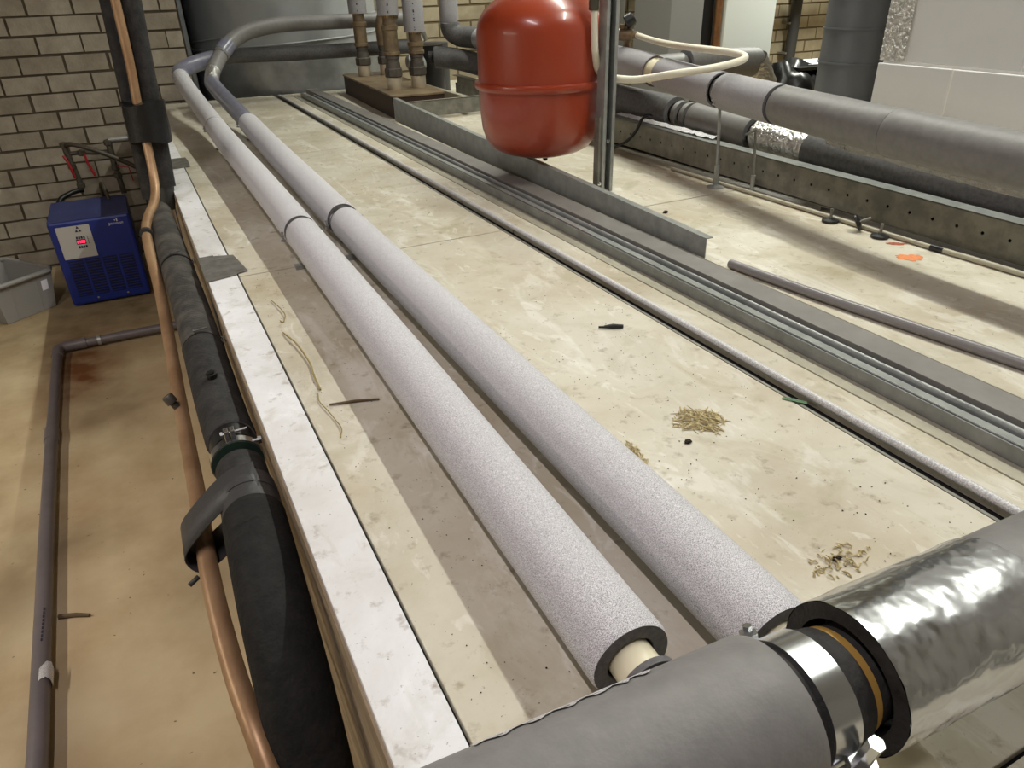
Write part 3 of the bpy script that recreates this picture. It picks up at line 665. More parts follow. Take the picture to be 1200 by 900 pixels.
# white hose with its valve
ho = thing('white_hose', 'cream white hose looping from vessel past the post to brass valve', 'hose', (1.6, 2.2, 0.35))
HP = [(1.358,2.145,0.80),(1.360,2.145,0.60),(1.366,2.145,0.473),(1.376,2.152,0.43),(1.398,2.172,0.390),(1.43,2.176,0.367),(1.472,2.145,0.357),(1.51,2.09,0.358),(1.565,1.98,0.380),(1.68,1.93,0.394),(1.79,1.94,0.406),(1.825,1.965,0.416),(1.815,2.02,0.424),(1.80,2.10,0.428),(1.828,2.30,0.428),(1.875,2.50,0.430),(1.925,2.70,0.440)]
MB().tube(smooth_path(HP, 8), 0.0115, 18).build('hose_tube', M['hose'], ho)
MB().lathe([(0.014,0),(0.016,0.004),(0.016,0.03),(0.012,0.034),(0.012,0.06)], (1.359,2.145,0.562), (0,0,1), 12).build('hose_fitting', M['valve'], ho)
va = thing('brass_valve', 'tarnished brass valve with black cap on top of the main pipe', 'valve', (1.90, 2.74, 0.39))
vc = Vector((1.930,2.755,0.440))
MB().lathe([(0.013,0),(0.015,0.002),(0.015,0.02),(0.022,0.024),(0.024,0.05),(0.024,0.085),(0.018,0.09)], vc+Vector((0.012,-0.035,0)), (-0.62,0.78,0.02), 16).build('valve_body', M['brass'], va)
MB().tube([vc+Vector((-0.01,0.0,0)), Vector((1.935,2.79,0.385))], 0.016, 14).build('valve_stem', M['brass'], va)
MB().lathe([(0.012,0),(0.014,0.03)], vc+Vector((-0.03,0.02,0.01)), (0.05,-0.1,1), 12).build('valve_neck', M['brass'], va)
MB().lathe([(0.022,0),(0.027,0.004),(0.027,0.034),(0.02,0.04)], vc+Vector((-0.030,0.0,0.045)), (0.75,-0.35,0.45), 18).build('valve_cap', M['black'], va)
bc = thing('black_cable', 'short black cable hanging over the perforated rail behind the post', 'cable', (1.82, 2.6, 0.1))
MB().tube(smooth_path([(1.87,2.50,0.16),(1.845,2.49,0.165),(1.825,2.50,0.15),(1.815,2.52,0.105),(1.80,2.56,0.06),(1.77,2.62,0.025),(1.72,2.68,0.012)],6), 0.006, 10).build('cable_body', M['black'], bc)

# ------------------------------------------------------------------ heat exchanger with its four pipes
hx = thing('plate_heat_exchanger', 'brown plate heat exchanger block with four steel pipe ports', 'exchanger', (1.45, 4.7, 0.0))
rot = Matrix.Rotation(math.radians(-3.0), 4, 'Z'); hc = Vector((1.475,4.66,0))
def rbox(w, l, z0, z1, r, m, name, bev=0.0):
    mb = MB(); pts = []
    for cx, cy, a0 in ((w-r,l-r,0),(-w+r,l-r,90),(-w+r,-l+r,180),(w-r,-l+r,270)):
        for k in range(5):
            a = math.radians(a0+22.5*k); pts.append((cx+r*math.cos(a), cy+r*math.sin(a)))
    n = len(pts); V = [hc+rot@Vector((x,y,z0)) for x,y in pts]+[hc+rot@Vector((x,y,z1)) for x,y in pts]
    mb.add(V, [(i,(i+1)%n,(i+1)%n+n,i+n) for i in range(n)]+[tuple(range(n-1,-1,-1)),tuple(range(n,2*n))])
    return mb.build(name, m, hx)
rbox(0.150, 0.640, 0.001, 0.112, 0.03, M['hxbrown'], 'plate_pack')
rbox(0.156, 0.646, 0.112, 0.121, 0.034, M['hxtop'], 'cover_plate')
def riser(x, y, zs, ztop, label, sleeve_to, kind):
    t = thing('insulated_riser', label, 'pipe', (x, y, 0.121), 'pipes rising from the heat exchanger')
    MB().lathe([(0.040,0.121),(0.042,0.124),(0.042,0.185),(0.036,0.188)], (x,y,0), (0,0,1), 24).build('port', M['steel_port'], t)
    MB().lathe([(0.048,0.186),(0.052,0.192),(0.052,0.228),(0.047,0.234)], (x,y,0), (0,0,1), 8, False).build('union_nut', M['brass_dark'], t)
    MB().lathe([(0.042,0.234),(0.040,0.262),(0.036,0.264),(0.036,0.280),(0.040,0.282),(0.040,0.296),(0.036,0.30)], (x,y,0), (0,0,1), 20).build('union_neck', M['brass_dark'], t)
    if kind == 'elbow':
        MB().tube(smooth_path([(x,y,0.30),(x,y,0.42),(x+0.03,y+0.01,0.47),(x+0.10,y+0.03,0.48)],5), 0.043, 20).build('brass_elbow', M['brass'], t)
        MB().box(x-0.035, x+0.03, y-0.04, y+0.02, 0.50, 0.62).build('valve_actuator', M['cream'], t, bevel=0.008, label='cream plastic actuator')
        return t
    MB().lathe([(0.046,0.30),(0.046,0.315),(0.041,0.318),(0.041,zs-0.075),(0.046,zs-0.07),(0.046,zs-0.05),(0.036,zs-0.045),(0.036,zs+0.01)], (x,y,0), (0,0,1), 24).build('brass_coupling', M['brass'], t)
    sleeve('foam_sleeve', [(x,y,zs),(x,y,(zs+sleeve_to)/2),(x,y,sleeve_to)], 0.058, 0.044, M['foam_plain'], t, 32)
    MB().tube([(x,y,zs-0.01),(x,y,ztop)], 0.036, 20).build('inner_pipe', M['bronze_end'], t)
    # worn printed marks down the foam
    mb = MB(); random.seed(int(x*1000)); z = zs+0.012
    while z < min(sleeve_to, zs+(0.22 if sleeve_to < 1 else 0.05)):
        h = random.uniform(0.005,0.014); ang = -0.35
        for s in (0,):
            nx, ny = math.sin(-0.30), -math.cos(-0.30)
            c_ = Vector((x+nx*0.0583, y+ny*0.0583, z)); tx = Vector((-ny, nx, 0))*random.uniform(0.002,0.004)
            mb.add([c_-tx, c_+tx, c_+tx+Vector((0,0,h)), c_-tx+Vector((0,0,h))], [(0,1,2,3)])
        z += h+random.uniform(0.004,0.03)
    mb.build('printed_marks', M['ink'], t)
    return t
riser(1.395, 4.30, 0.50, CEIL, 'grey foam riser at the near left port of the heat exchanger', 1.6, '')
riser(1.540, 4.30, 0.41, CEIL, 'grey foam riser with worn print at near right port, open top', 0.640, '')
riser(1.455, 5.10, 0.49, CEIL, 'grey foam riser at the far left port before the steel tank', 1.6, '')
riser(1.600, 5.08, 0.45, CEIL, 'brass elbow riser with cream actuator at the far right port', 1.6, 'elbow')
gs = thing('dark_backdrop', 'dark pump added behind the near right riser, with shiny steel fittings', 'backdrop', (1.74, 4.75, 0.2))  # dark mass added to fill the dark region behind the risers
MB().tube(smooth_path([(1.66,4.6,0.62),(1.72,4.7,0.5),(1.735,4.75,0.46)],4), 0.011, 10).build('thin_pipe', M['galv'], gs)
MB().tube([(1.68,4.7,0.45),(1.74,4.74,0.34)], 0.02, 14).build('steel_fitting', M['bright'], gs)
MB().tube([(1.72,4.7,0.44),(1.77,4.74,0.34)], 0.014, 12).build('steel_fitting', M['galv'], gs)
MB().lathe([(0.06,0),(0.066,0.01),(0.066,0.05),(0.05,0.06)], (1.665,4.72,0.20), (0.2,-0.5,0.3), 18).build('valve_body', M['galv'], gs)
MB().tube([(1.83,4.88,0.30),(1.83,4.88,0.001)], 0.10, 24).build('backdrop_body', M['black'], gs)
MB().tube([(1.90,5.02,0.001),(1.90,5.02,0.30)], 0.12, 24).build('backdrop_body', M['pipe_dark'], gs)
MB().tube([(1.665,4.74,0.20),(1.74,4.78,0.18)], 0.025, 12).build('link_pipe', M['rubber'], gs)

# ------------------------------------------------------------------ steel tank behind the casing
tk = thing('steel_tank', 'huge round grey steel tank standing behind the casing', 'tank', (1.22, 6.28, FL))
TX, TY, TR = 1.22, 6.26, 0.70
MB().lathe([(TR,FL),(TR,0.262),(TR+0.012,0.264),(TR+0.012,0.276),(TR,0.278),(TR,CEIL-0.1)], (TX,TY,0), (0,0,1), 72).build('tank_shell', M['tank'], tk)
MB().lathe([(TR+0.003,-0.6),(TR+0.003,0.2)], (TX,TY,0), (0,0,1), 72).build('lower_jacket', M['jacket'], tk)
for z0, dz in ((0.31, 0.075), (0.265, 0.04), (0.70, 0.075)):
    pts = []
    for k_ in range(97):
        a = PI+2*PI*k_/96*0.75
        pts.append((TX+math.cos(a)*(TR+0.004), TY+math.sin(a)*(TR+0.004), z0+dz*k_/24))
    MB().tube(pts, 0.007, 6).build('seam_rib', M['tank'], tk)

# ------------------------------------------------------------------ left side: black pipe, copper pipe, uprights
BP = smooth_path([(0.006,2.86,-0.043),(0.010,2.6,-0.049),(0.021,1.87,-0.066),(0.021,1.41,-0.076),(0.024,1.2,-0.078),(0.024,1.06,-0.079),(0.020,0.92,-0.078),(0.016,0.80,-0.092),(0.013,0.70,-0.145),(0.010,0.63,-0.23),(0.006,0.58,-0.38),(0.0,0.55,-0.6),(0.0,0.54,FL)], 10)
bk = thing('black_insulated_pipe', 'thick black foam covered pipe hugging the left edge of the casing', 'pipe', (0.02, 1.5, -0.1))
RB = 0.044
sleeve('foam_sleeve', cut(BP, 2.24, 2.86), RB, 0.03, M['rubber_dusty'], bk, 36)
sleeve('foam_sleeve', cut(BP, 1.66, 2.23), RB, 0.03, M['rubber_dusty'], bk, 36)
sleeve('foam_sleeve', cut(BP, 1.235, 1.655), RB+0.001, 0.03, M['rubber'], bk, 36)
i0 = next(i for i,p in enumerate(BP) if p.y < 1.145)
sleeve('bend_sleeve', BP[i0:], RB-0.002, 0.03, M['rubber'], bk, 40, ends=(True,False))
i1 = next(i for i,p in enumerate(BP) if p.y < 0.99)
sleeve('bend_cover', BP[i1:], RB+0.004, 0.04, M['rubber_shaded'], bk, 40, ends=(True,False))
MB().tube(cut(BP, 1.0, 2.8), 0.029, 20).build('inner_pipe', M['black'], bk)
ring('torn_edge', *frame_at(BP, 1.215), 0.030, 0.045, 0.0105, M['black'], bk, 15)
c, d = frame_at(BP, 1.168); cl = ring('clamp', c, d, 0.0435, 0.018, 0.0025, M['bright'], bk)
ring('clamp_lining', c, d, 0.0415, 0.0195, 0.0018, M['greenpad'], bk)
MB().box(c.x-0.012, c.x-0.004, c.y-0.008, c.y+0.008, c.z+0.044, c.z+0.066).build('clamp_lug', M['bright'], cl, bevel=0.001)
MB().box(c.x-0.002, c.x+0.006, c.y-0.008, c.y+0.008, c.z+0.044, c.z+0.066).build('clamp_lug', M['bright'], cl, bevel=0.001)
bolt('clamp_screw', (c.x-0.018, c.y, c.z+0.057), (1,0,0.05), 0.0032, 0.045, M['bright'], cl)
bolt('clamp_screw', (c.x+0.046, c.y-0.004, c.z+0.032), (-1,0.1,0), 0.004, 0.016, M['bright'], cl)
for u in (2.235, 1.6575):
    c, d = frame_at(BP, u); r = ring('clamp', c, d, RB-0.002, 0.008, 0.0035, M['rubber'] if u > 2 else M['rubber_dusty'], bk)
    bolt('clamp_screw', c+Vector((-0.012,-0.004,RB+0.006)), (1,0,0.1), 0.0028, 0.03, M['bright'], r)
    bolt('clamp_screw', c+Vector((0.046,-0.004,0.012)), (0,-0.3,1), 0.0035, 0.014, M['bright'], r)
c, d = frame_at(BP, 1.42)
MB().lathe([(0.009,-0.006),(0.009,0.002),(0.011,0.003),(0.011,0.011),(0.007,0.012),(0.007,0.015)], c+Vector((0.0,0,RB)), (-0.05,-0.1,1), 10, False).build('vent_plug', M['black'], bk)
# tape that ties the copper pipe to the black one
c, d = frame_at(BP, 1.035); side = Vector((-0.072,1.075,-0.135))
for k_ in range(4):
    cc, dd = frame_at(BP, 1.055-0.019*k_); ring('tape_wrap', cc, dd, RB-0.001, 0.021, 0.0025+0.0012*(k_%2), M['tapewrap'], bk, 36)
mb = MB(); V = []
for j in range(13):
    t = j/12; a = math.radians(120+150*t)
    p = c+Vector((math.cos(a)*0.046, 0, math.sin(a)*0.046)) if t < 0.0 else None
A_ = c+Vector((-0.030,0.0,0.036)); B_ = Vector((-0.080,1.055,-0.118)); C_ = Vector((-0.088,1.055,-0.150)); D_ = Vector((-0.062,1.05,-0.168)); E_ = c+Vector((-0.02,0.01,-0.044))
loop = smooth_path([c+Vector((0.02,0,0.0455)), A_, B_, C_, D_, E_], 4)
for p in loop: V += [p+Vector((0,0.040,0.004)), p+Vector((-0.002,-0.036,-0.004))]
mb.add(V, [(2*j,2*j+1,2*j+3,2*j+2) for j in range(len(loop)-1)], True)
o = mb.build('tape_strap', M['tapewrap'], bk, label='wide dark tape tying copper pipe to black pipe'); o.modifiers.new('solid','SOLIDIFY').thickness = 0.0015
# cracked skin on the bend
mb = MB()
for k_ in range(7):
    p = frame_at(BP, 0.925, )[0]; a = math.radians(90+k_*7-10); R_ = RB+0.0045
    b = math.radians(90+(k_+1)*7-10); yo = 0.0015*((k_*37)%5-2)
    mb.add([p+Vector((math.cos(a)*R_,yo-0.002,math.sin(a)*R_)), p+Vector((math.cos(b)*R_,-yo-0.002,math.sin(b)*R_)), p+Vector((math.cos(b)*(R_+0.0006),-yo+0.0015,math.sin(b)*(R_+0.0006))), p+Vector((math.cos(a)*(R_+0.0006),yo+0.0015,math.sin(a)*(R_+0.0006)))], [(0,1,2,3)])
mb.build('crack', M['gap'], bk)

cp = thing('copper_pipe', 'long bare copper pipe running down and forward beside the black pipe', 'pipe', (-0.05, 1.5, -0.1))
CP = smooth_path([(0.050,2.955,CEIL),(0.046,2.955,0.80),(0.030,2.945,0.30),(0.026,2.93,0.15),(0.018,2.88,0.05),(0.0,2.79,0.010),(-0.030,2.66,-0.006),(-0.046,2.50,-0.028),(-0.044,2.085,-0.086),(-0.055,1.552,-0.160),(-0.056,1.209,-0.150),(-0.060,0.961,-0.146),(-0.054,0.775,-0.160),(-0.040,0.640,-0.185),(-0.030,0.54,-0.30),(-0.025,0.50,-0.6),(-0.025,0.49,FL)], 8)
MB().tube(CP, 0.0150, 20).build('pipe_body', M['copper_dull'], cp)
kk = min(range(len(CP)), key=lambda i: abs(CP[i].y-1.56)+abs(CP[i].z+0.16))
c = CP[kk]; MB().lathe([(0.008,0.0),(0.008,0.014),(0.0125,0.015),(0.0125,0.032),(0.0105,0.035)], c+Vector((-0.006,0.005,0.010)), (-0.42,0.30,0.85), 14).build('stub_cap', M['brass_dark'], cp, label='dark capped stub on the copper pipe')
MB().tube([(-0.078,1.0,-0.165),(-0.094,0.995,-0.172)], 0.004, 8).build('clip', M['pipe_dark'], cp)
band = MB().lathe([(0.0175,-0.02),(0.020,-0.02),(0.020,0.02),(0.0175,0.02)], CP[min(range(len(CP)), key=lambda i: abs(CP[i].y-2.52))], (0,1,-0.12), 20).build('strap_clip', M['rubber'], cp)

u1_ = thing('insulated_upright', 'right dark foam upright pipe at far left corner, wrapped in black tape', 'pipe', (0.09, 2.98, 0), 'dark foam uprights by the copper pipe')
UP = [Vector((0.104,3.0,CEIL)),Vector((0.094,3.0,0.7)),Vector((0.072,2.995,0.30)),Vector((0.068,2.995,0.24)),Vector((0.058,2.99,0.08)),Vector((0.054,2.985,0.02))]
MB().tube(UP[:4], 0.035, 28).build('foam_sleeve', M['rubber'], u1_)
MB().tube(UP[3:], 0.034, 28).build('foam_sleeve', M['rubber'], u1_)
MB().tube([UP[5]+Vector((0,0,0.002)), (0.040,2.98,-0.06)], 0.028, 24).build('cuff', M['pipe_dark'], u1_)
mb = MB(); V = []
for z_, dx_ in ((0.315,0.0),(0.27,-0.002),(0.23,-0.004),(0.185,-0.008)):
    for k_ in range(28):
        a = 2*PI*k_/28; V.append((0.050+dx_+0.070*math.cos(a)*(1+0.03*math.sin(5*a+z_*40)), 2.975+0.066*math.sin(a)*(1+0.03*math.sin(4*a)), z_+0.008*math.sin(a*2+z_*30)))
mb.add(V, [(j_*28+k_, j_*28+(k_+1)%28, (j_+1)*28+(k_+1)%28, (j_+1)*28+k_) for j_ in range(3) for k_ in range(28)]+[tuple(range(28)), tuple(range(84,112))], True)
mb.build('black_tape_wrap', M['black_tape'], u1_)
u2_ = thing('insulated_upright', 'left dark foam upright pipe half hidden behind the copper pipe', 'pipe', (0.03, 3.0, 0), 'dark foam uprights by the copper pipe')
MB().tube([(0.034,3.02,CEIL),(0.026,3.02,0.7),(0.008,3.015,0.30),(-0.004,3.01,0.10),(-0.008,3.005,-0.02)], 0.026, 24).build('foam_sleeve', M['rubber'], u2_)

# drain pipe on the floor
dz = FL+0.035
dp = thing('drain_pipe', 'grey plastic drain pipe running along the floor with elbow towards casing', 'pipe', (-0.59, 2.5, FL))
MB().tube([(-0.555,0.2,dz),(-0.562,1.5,dz),(-0.585,2.3,dz),(-0.603,3.1,dz)], 0.0235, 20).build('pipe_length', M['pvc'], dp)
MB().tube([(-0.603,3.08,dz),(-0.616,3.98,dz)], 0.0225, 20).build('pipe_length', M['pvc'], dp)
ring('coupling', Vector((-0.603,3.1,dz)), Vector((-0.02,1,0)), 0.0225, 0.10, 0.0045, M['pvc'], dp)
MB().tube(smooth_path([(-0.615,3.93,dz),(-0.616,4.0,dz),(-0.60,4.035,dz),(-0.555,4.045,dz),(-0.50,4.045,dz)],5), 0.027, 20).build('elbow', M['pvc'], dp)
MB().tube([(-0.54,4.045,dz),(0.06,4.045,dz)], 0.0225, 20).build('pipe_length', M['pvc'], dp)
for x in (-0.50, -0.425): ring('pipe_clip', Vector((x,4.045,dz)), Vector((1,0,0)), 0.0228, 0.016 if x > -.45 else 0.03, 0.005, M['galv'] if x > -.45 else M['pvc'], dp)
mb = MB(); random.seed(3); V = []
for k_ in range(13):
    a = 2*PI*k_/12; V += [(-0.5625+0.0242*math.cos(a), 1.70+0.02*math.sin(a*1.5), dz+0.0242*math.sin(a)), (-0.5625+0.0242*math.cos(a), 1.76+0.02*math.sin(a*2), dz+0.0242*math.sin(a))]
mb.add(V, [(2*k_,2*k_+1,2*k_+3,2*k_+2) for k_ in range(12)], True); mb.build('paint_smear', M['white_rod'], dp, label='pale paint smear around the pipe')
mb = MB()
for k_ in range(9):
    y = 1.86+k_*0.016; mb.box(-0.569,-0.565,y,y+0.010,dz+0.0228,dz+0.0238)
mb.build('printed_marks', M['ink'], dp)
sk = MB().tube([(-0.545,2.0,FL+0.008),(-0.50,1.985,FL+0.007),(-0.462,1.965,FL+0.006)], [0.007,0.0065,0.005], 8).build('dark_stick', M['twig'])
tag(sk, 'short dark stick on the floor touching the drain pipe', 'stick')

# ------------------------------------------------------------------ blue dryer by the wall
dr = thing('air_dryer', 'blue compressed air dryer box with red lit display standing by brick wall', 'dryer', (-0.36, 4.75, FL))
dx0, dx1, dy0, dy1, dz0, dz1 = -0.565, -0.145, 4.70, 5.20, FL+0.012, FL+0.505
MB().box(dx0, dx1, dy0, dy1, dz0, dz1).build('body', M['blue'], dr, bevel=0.014)
MB().box(dx0+0.004, dx1-0.004, dy0+0.004, dy1-0.004, dz1-0.002, dz1+0.002).build('lid', M['blue_top'], dr)
MB().box(dx0+0.035, dx0+0.205, dy0-0.003, dy0+0.001, dz1-0.215, dz1-0.03).build('control_label', M['label'], dr)
gz0, gz1 = dz0+0.05, dz0+0.265
for i in range(4):
    x0 = dx0+0.045+i*0.088
    MB().box(x0, x0+0.074, dy0-0.0015, dy0+0.001, gz0, gz1).build('grille_recess', M['blue_dark'], dr)
    for j in range(13):
        z = gz0+0.006+j*0.0163
        o = MB().box(x0+0.002, x0+0.072, dy0-0.004, dy0-0.001, z, z+0.005).build('louvre', M['blue'], dr)
for i, x in enumerate((dx0+0.14, dx0+0.30)): MB().lathe([(0.006,0),(0.006,0.003),(0.003,0.004)], (x,dy0,dz0+0.03), (0,-1,0), 8).build('screw', M['bright'], dr)
lx, lz = dx0+0.125, dz1-0.125; Yl = dy0-0.0042
MB().box(lx-0.006, lx+0.042, Yl, Yl+0.002, lz-0.012, lz+0.016).build('display', M['black'], dr)
seg = MB()
for i in range(4):
    x = lx-0.002+i*0.0105
    for (a,b,c_,d_) in ((0,0.007,0.0105,0.0125),(0,0.007,0.004,0.006),(0,0.007,-0.0025,-0.0005),(0,0.002,-0.0025,0.0125) if i != 1 else (0.005,0.007,-0.0025,0.0125),(0.005,0.007,-0.0025,0.0125)):
        seg.box(x+a, x+b, Yl-0.001, Yl, lz+c_-0.003, lz+d_-0.003)
seg.build('display_digits', M['led'], dr, label='glowing red digits')
ink = MB()
for r_, zz in enumerate((lz+0.026, lz-0.028)):
    for i in range(4): ink.box(lx-0.003+i*0.012, lx+0.006+i*0.012, Yl, Yl+0.0012, zz-0.007, zz+0.007)
for (ax_, az_) in ((0.018,0.085),(0.010,0.066),(0.027,0.066)):
    ink.add([(lx+ax_-0.008,Yl,lz+az_-0.007),(lx+ax_+0.008,Yl,lz+az_-0.007),(lx+ax_,Yl,lz+az_+0.009)], [(0,1,2)])
for i in range(6): ink.box(lx+0.052, lx+0.057, Yl, Yl+0.0012, lz-0.012+i*0.008, lz-0.008+i*0.008)
ink.build('label_print', M['ink'], dr)
lg = MB(); gx, gz = dx1-0.115, dz1-0.052
for i in range(8):
    x = gx+i*0.0095; h = 0.010 if i else 0.012
    lg.box(x, x+0.0022, dy0-0.002, dy0, gz, gz+h); lg.box(x+0.005, x+0.0072, dy0-0.002, dy0, gz, gz+h)
    lg.box(x, x+0.0072, dy0-0.002, dy0, (gz, gz+0.008, gz+0.004)[i % 3], (gz, gz+0.008, gz+0.004)[i % 3]+0.0022)
lg.box(gx-0.004, gx+0.004, dy0-0.002, dy0, gz-0.003, gz)
lg.add([(gx+0.030,dy0-0.002,gz+0.026),(gx+0.036,dy0-0.002,gz+0.018),(gx+0.038,dy0-0.002,gz+0.028)], [(0,1,2)])
lg.box(gx+0.042, gx+0.048, dy0-0.002, dy0, gz+0.016, gz+0.034)
lg.build('maker_mark', M['white'], dr)
for x in (dx0+0.06, dx1-0.06):
    for y in (dy0+0.06, dy1-0.06): MB().lathe([(0.018,0),(0.018,0.013)], (x,y,FL), (0,0,1), 10).build('foot', M['black'], dr)

# grey storage bin
bn = thing('storage_bin', 'grey plastic storage bin with a rolled rim beside the blue dryer', 'bin', (-0.78, 4.75, FL))
brot = Matrix.Rotation(math.radians(37), 4, 'Z'); bc_ = Vector((-0.90,4.87,FL))
def bx(w, l, z): return [bc_+brot@Vector((sx*w, sy*l, z)) for sx,sy in ((-1,-1),(1,-1),(1,1),(-1,1))]
o_ = bx(0.145,0.20,0.002)+bx(0.172,0.228,0.225)+bx(0.166,0.222,0.225)+bx(0.139,0.194,0.012)
MB().add(o_, [(3,2,1,0)]+[(i,(i+1)%4,(i+1)%4+4,i+4) for i in range(4)]+[(i+4,(i+1)%4+4,(i+1)%4+8,i+8) for i in range(4)]+[(i+8,(i+1)%4+8,(i+1)%4+12,i+12) for i in range(4)]+[(12,13,14,15)]).build('bin_body', M['bin'], bn)
rp = bx(0.182,0.238,0.226); rp2 = []
for i in range(4):
    a, b = rp[i], rp[(i+1)%4]; rp2 += [a.lerp(b,0.08), a.lerp(b,0.92)]
rp2.append(rp2[0]); MB().tube(rp2, 0.014, 10, caps=False).build('rim', M['bin'], bn)
for sx in (-0.075, 0.075):
    V = [bc_+brot@Vector((sx-0.004,-0.2025,0.01)), bc_+brot@Vector((sx+0.004,-0.2025,0.01)), bc_+brot@Vector((sx+0.004,-0.2285,0.21)), bc_+brot@Vector((sx-0.004,-0.2285,0.21))]
    MB().add(V+[v+brot@Vector((0,0.01,0)) for v in V], [(0,1,2,3),(0,4,5,1),(1,5,6,2),(2,6,7,3),(3,7,4,0)]).build('rib', M['bin'], bn)
V = [bc_+brot@Vector((x,-0.2003-0.028*(z/0.223)-0.002,z)) for x,z in ((0.092,0.12),(0.130,0.12),(0.132,0.18),(0.094,0.18))]
MB().add(V, [(0,1,2,3)]).build('sticker', M['paper'], bn)

# valves and hoses above the dryer
vm = thing('valve_manifold', 'pipe manifold with red valve handles on the brick wall above blue dryer', 'manifold', (-0.3, 5.45, -0.3))
Yv = 5.40
def vt(name, pts, r, m, n=5): return MB().tube(smooth_path([(x,Yv+dy,z) for x,z,dy in pts], n), r, 12).build(name, m, vm)
vt('drop_pipe', [(-0.415,-0.165,0),(-0.408,-0.25,0),(-0.392,-0.36,0),(-0.388,-0.44,0)], 0.017, M['valve'])
vt('drop_pipe', [(-0.165,-0.165,0),(-0.17,-0.25,0),(-0.165,-0.36,0),(-0.158,-0.50,0)], 0.017, M['valve'])
vt('link_pipe', [(-0.40,-0.225,0.01),(-0.33,-0.225,0.01),(-0.25,-0.235,0.01),(-0.17,-0.235,0.01)], 0.013, M['brass_dark'])
vt('feed_pipe', [(-0.165,-0.165,0.0),(-0.10,-0.165,0.0),(-0.045,-0.165,0.0)], 0.015, M['galv'])
vt('feed_pipe', [(-0.05,-0.165,0.0),(0.03,-0.165,0.0)], 0.015, M['black'])
for x, z in ((-0.413,-0.17),(-0.388,-0.42),(-0.166,-0.335),(-0.165,-0.385),(-0.405,-0.30),(-0.33,-0.225),(-0.17,-0.18)):
    MB().lathe([(0.017,-0.018),(0.024,-0.013),(0.024,0.013),(0.017,0.018)], (x,Yv,z), (0,0,1), 8, False).build('nut', M['valve'], vm)
def handle(pts): return MB().tube([(x,Yv+dy,z) for x,z,dy in pts], 0.008, 8).build('handle', M['redhandle'], vm)
handle([(-0.432,-0.225,-0.03),(-0.415,-0.27,-0.04),(-0.405,-0.365,-0.04)]); handle([(-0.315,-0.225,-0.03),(-0.312,-0.28,-0.04),(-0.29,-0.365,-0.04)])
MB().tube([(-0.15,Yv-0.03,-0.325),(-0.09,Yv-0.04,-0.335),(-0.085,Yv-0.04,-0.42)], 0.004, 8).build('handle', M['redhandle'], vm)
vt('braided_hose', [(-0.40,-0.165,-0.02),(-0.36,-0.165,-0.04),(-0.26,-0.205,-0.06),(-0.12,-0.285,-0.06),(0.02,-0.385,-0.06)], 0.014, M['hosegrey'])
vt('braided_hose', [(-0.388,-0.45,0),(-0.41,-0.445,-0.02),(-0.46,-0.45,-0.06),(-0.52,-0.475,-0.1),(-0.538,-0.53,-0.2)], 0.016, M['black'])
vt('braided_hose', [(-0.24,-0.50,-0.3),(-0.25,-0.42,-0.25),(-0.262,-0.385,-0.2),(-0.272,-0.42,-0.16),(-0.275,-0.49,-0.12)], 0.012, M['hosegrey'])

# ------------------------------------------------------------------ back right: cabinets, conduits, duct, bag
cg = thing('grey_cabinet', 'grey metal cabinet standing behind the brass valve', 'cabinet', (4.6, 5.9, FL))
MB().box(4.44, 4.80, 5.75, 6.3, FL+0.08, 1.2).build('cabinet_body', M['cab_grey'], cg, bevel=0.006)
MB().box(4.46, 4.78, 5.77, 6.28, FL, FL+0.08).build('plinth', M['black'], cg)
MB().box(4.80, 4.975, 5.82, 6.25, FL, 1.2).build('side_recess', M['black'], cg)
cw = thing('white_cabinet', 'white metal cabinet standing left of the far brick wall', 'cabinet', (5.35, 5.9, FL))
MB().box(5.06, 5.66, 5.75, 6.3, FL+0.08, 1.2).build('cabinet_body', M['cab_white'], cw, bevel=0.006)
MB().box(5.08, 5.64, 5.77, 6.28, FL, FL+0.08).build('plinth', M['black'], cw)
MB().box(5.662, 5.70, 5.80, 6.2, FL+0.08, 1.2).build('side_trim', M['pipe_dark'], cw)
bp2 = thing('brown_upright_pipe', 'brown upright pipe standing between grey cabinet and white cabinet', 'pipe', (5.02, 5.8, FL))
MB().tube([(5.015,5.80,FL),(5.015,5.80,1.3)], 0.035, 14).build('pipe_body', M['copper'], bp2)
for x, y, r, m, lab in ((4.72,6.95,0.055,'pipe_grey','pale grey upright conduit on far wall behind the valve'),(4.99,6.95,0.03,'pipe_grey','slim grey upright conduit on far wall left of grey cabinet'),(5.10,6.98,0.03,'pipe_dark','dark upright conduit on far wall touching grey cabinet'),(7.19,6.98,0.062,'pipe_dark','dark upright conduit on the far brick wall behind the black bag'),(6.72,6.98,0.03,'pipe_dark','thin dark upright conduit beside the white cabinet')):
    t = thing('upright_conduit', lab, 'conduit', (x, y, FL), 'upright conduits on the far wall')
    MB().tube([(x,y,FL),(x,y,1.6)], r, 14).build('conduit_tube', M[m], t)
    for z in (-0.2, 0.12, 0.5): MB().box(x-r-0.02, x+r+0.02, y-0.01, y+0.12, z, z+0.02).build('bracket', M['galv_dull'], t)
hd = thing('overhead_duct', 'grey round duct running along the far wall top right', 'duct', (7.6, 6.8, 0.5))
MB().tube([(6.5,6.75,0.53),(9.1,6.75,0.53)], 0.11, 24).build('duct_tube', M['cab_grey'], hd)
for x in (6.9, 8.0): MB().tube([(x,6.75,0.6),(x,6.75,CEIL)], 0.008, 8).build('hanger_rod', M['galv'], hd)
vd = thing('ribbed_duct', 'dark grey upright ribbed duct at the end of the block wall', 'duct', (2.76, 2.36, FL))
DX, DY, DR = 2.745, 2.31, 0.135
MB().tube([(DX,DY,FL),(DX,DY,CEIL)], DR, 48).build('duct_tube', M['duct'], vd)
z = 0.187-0.128*9
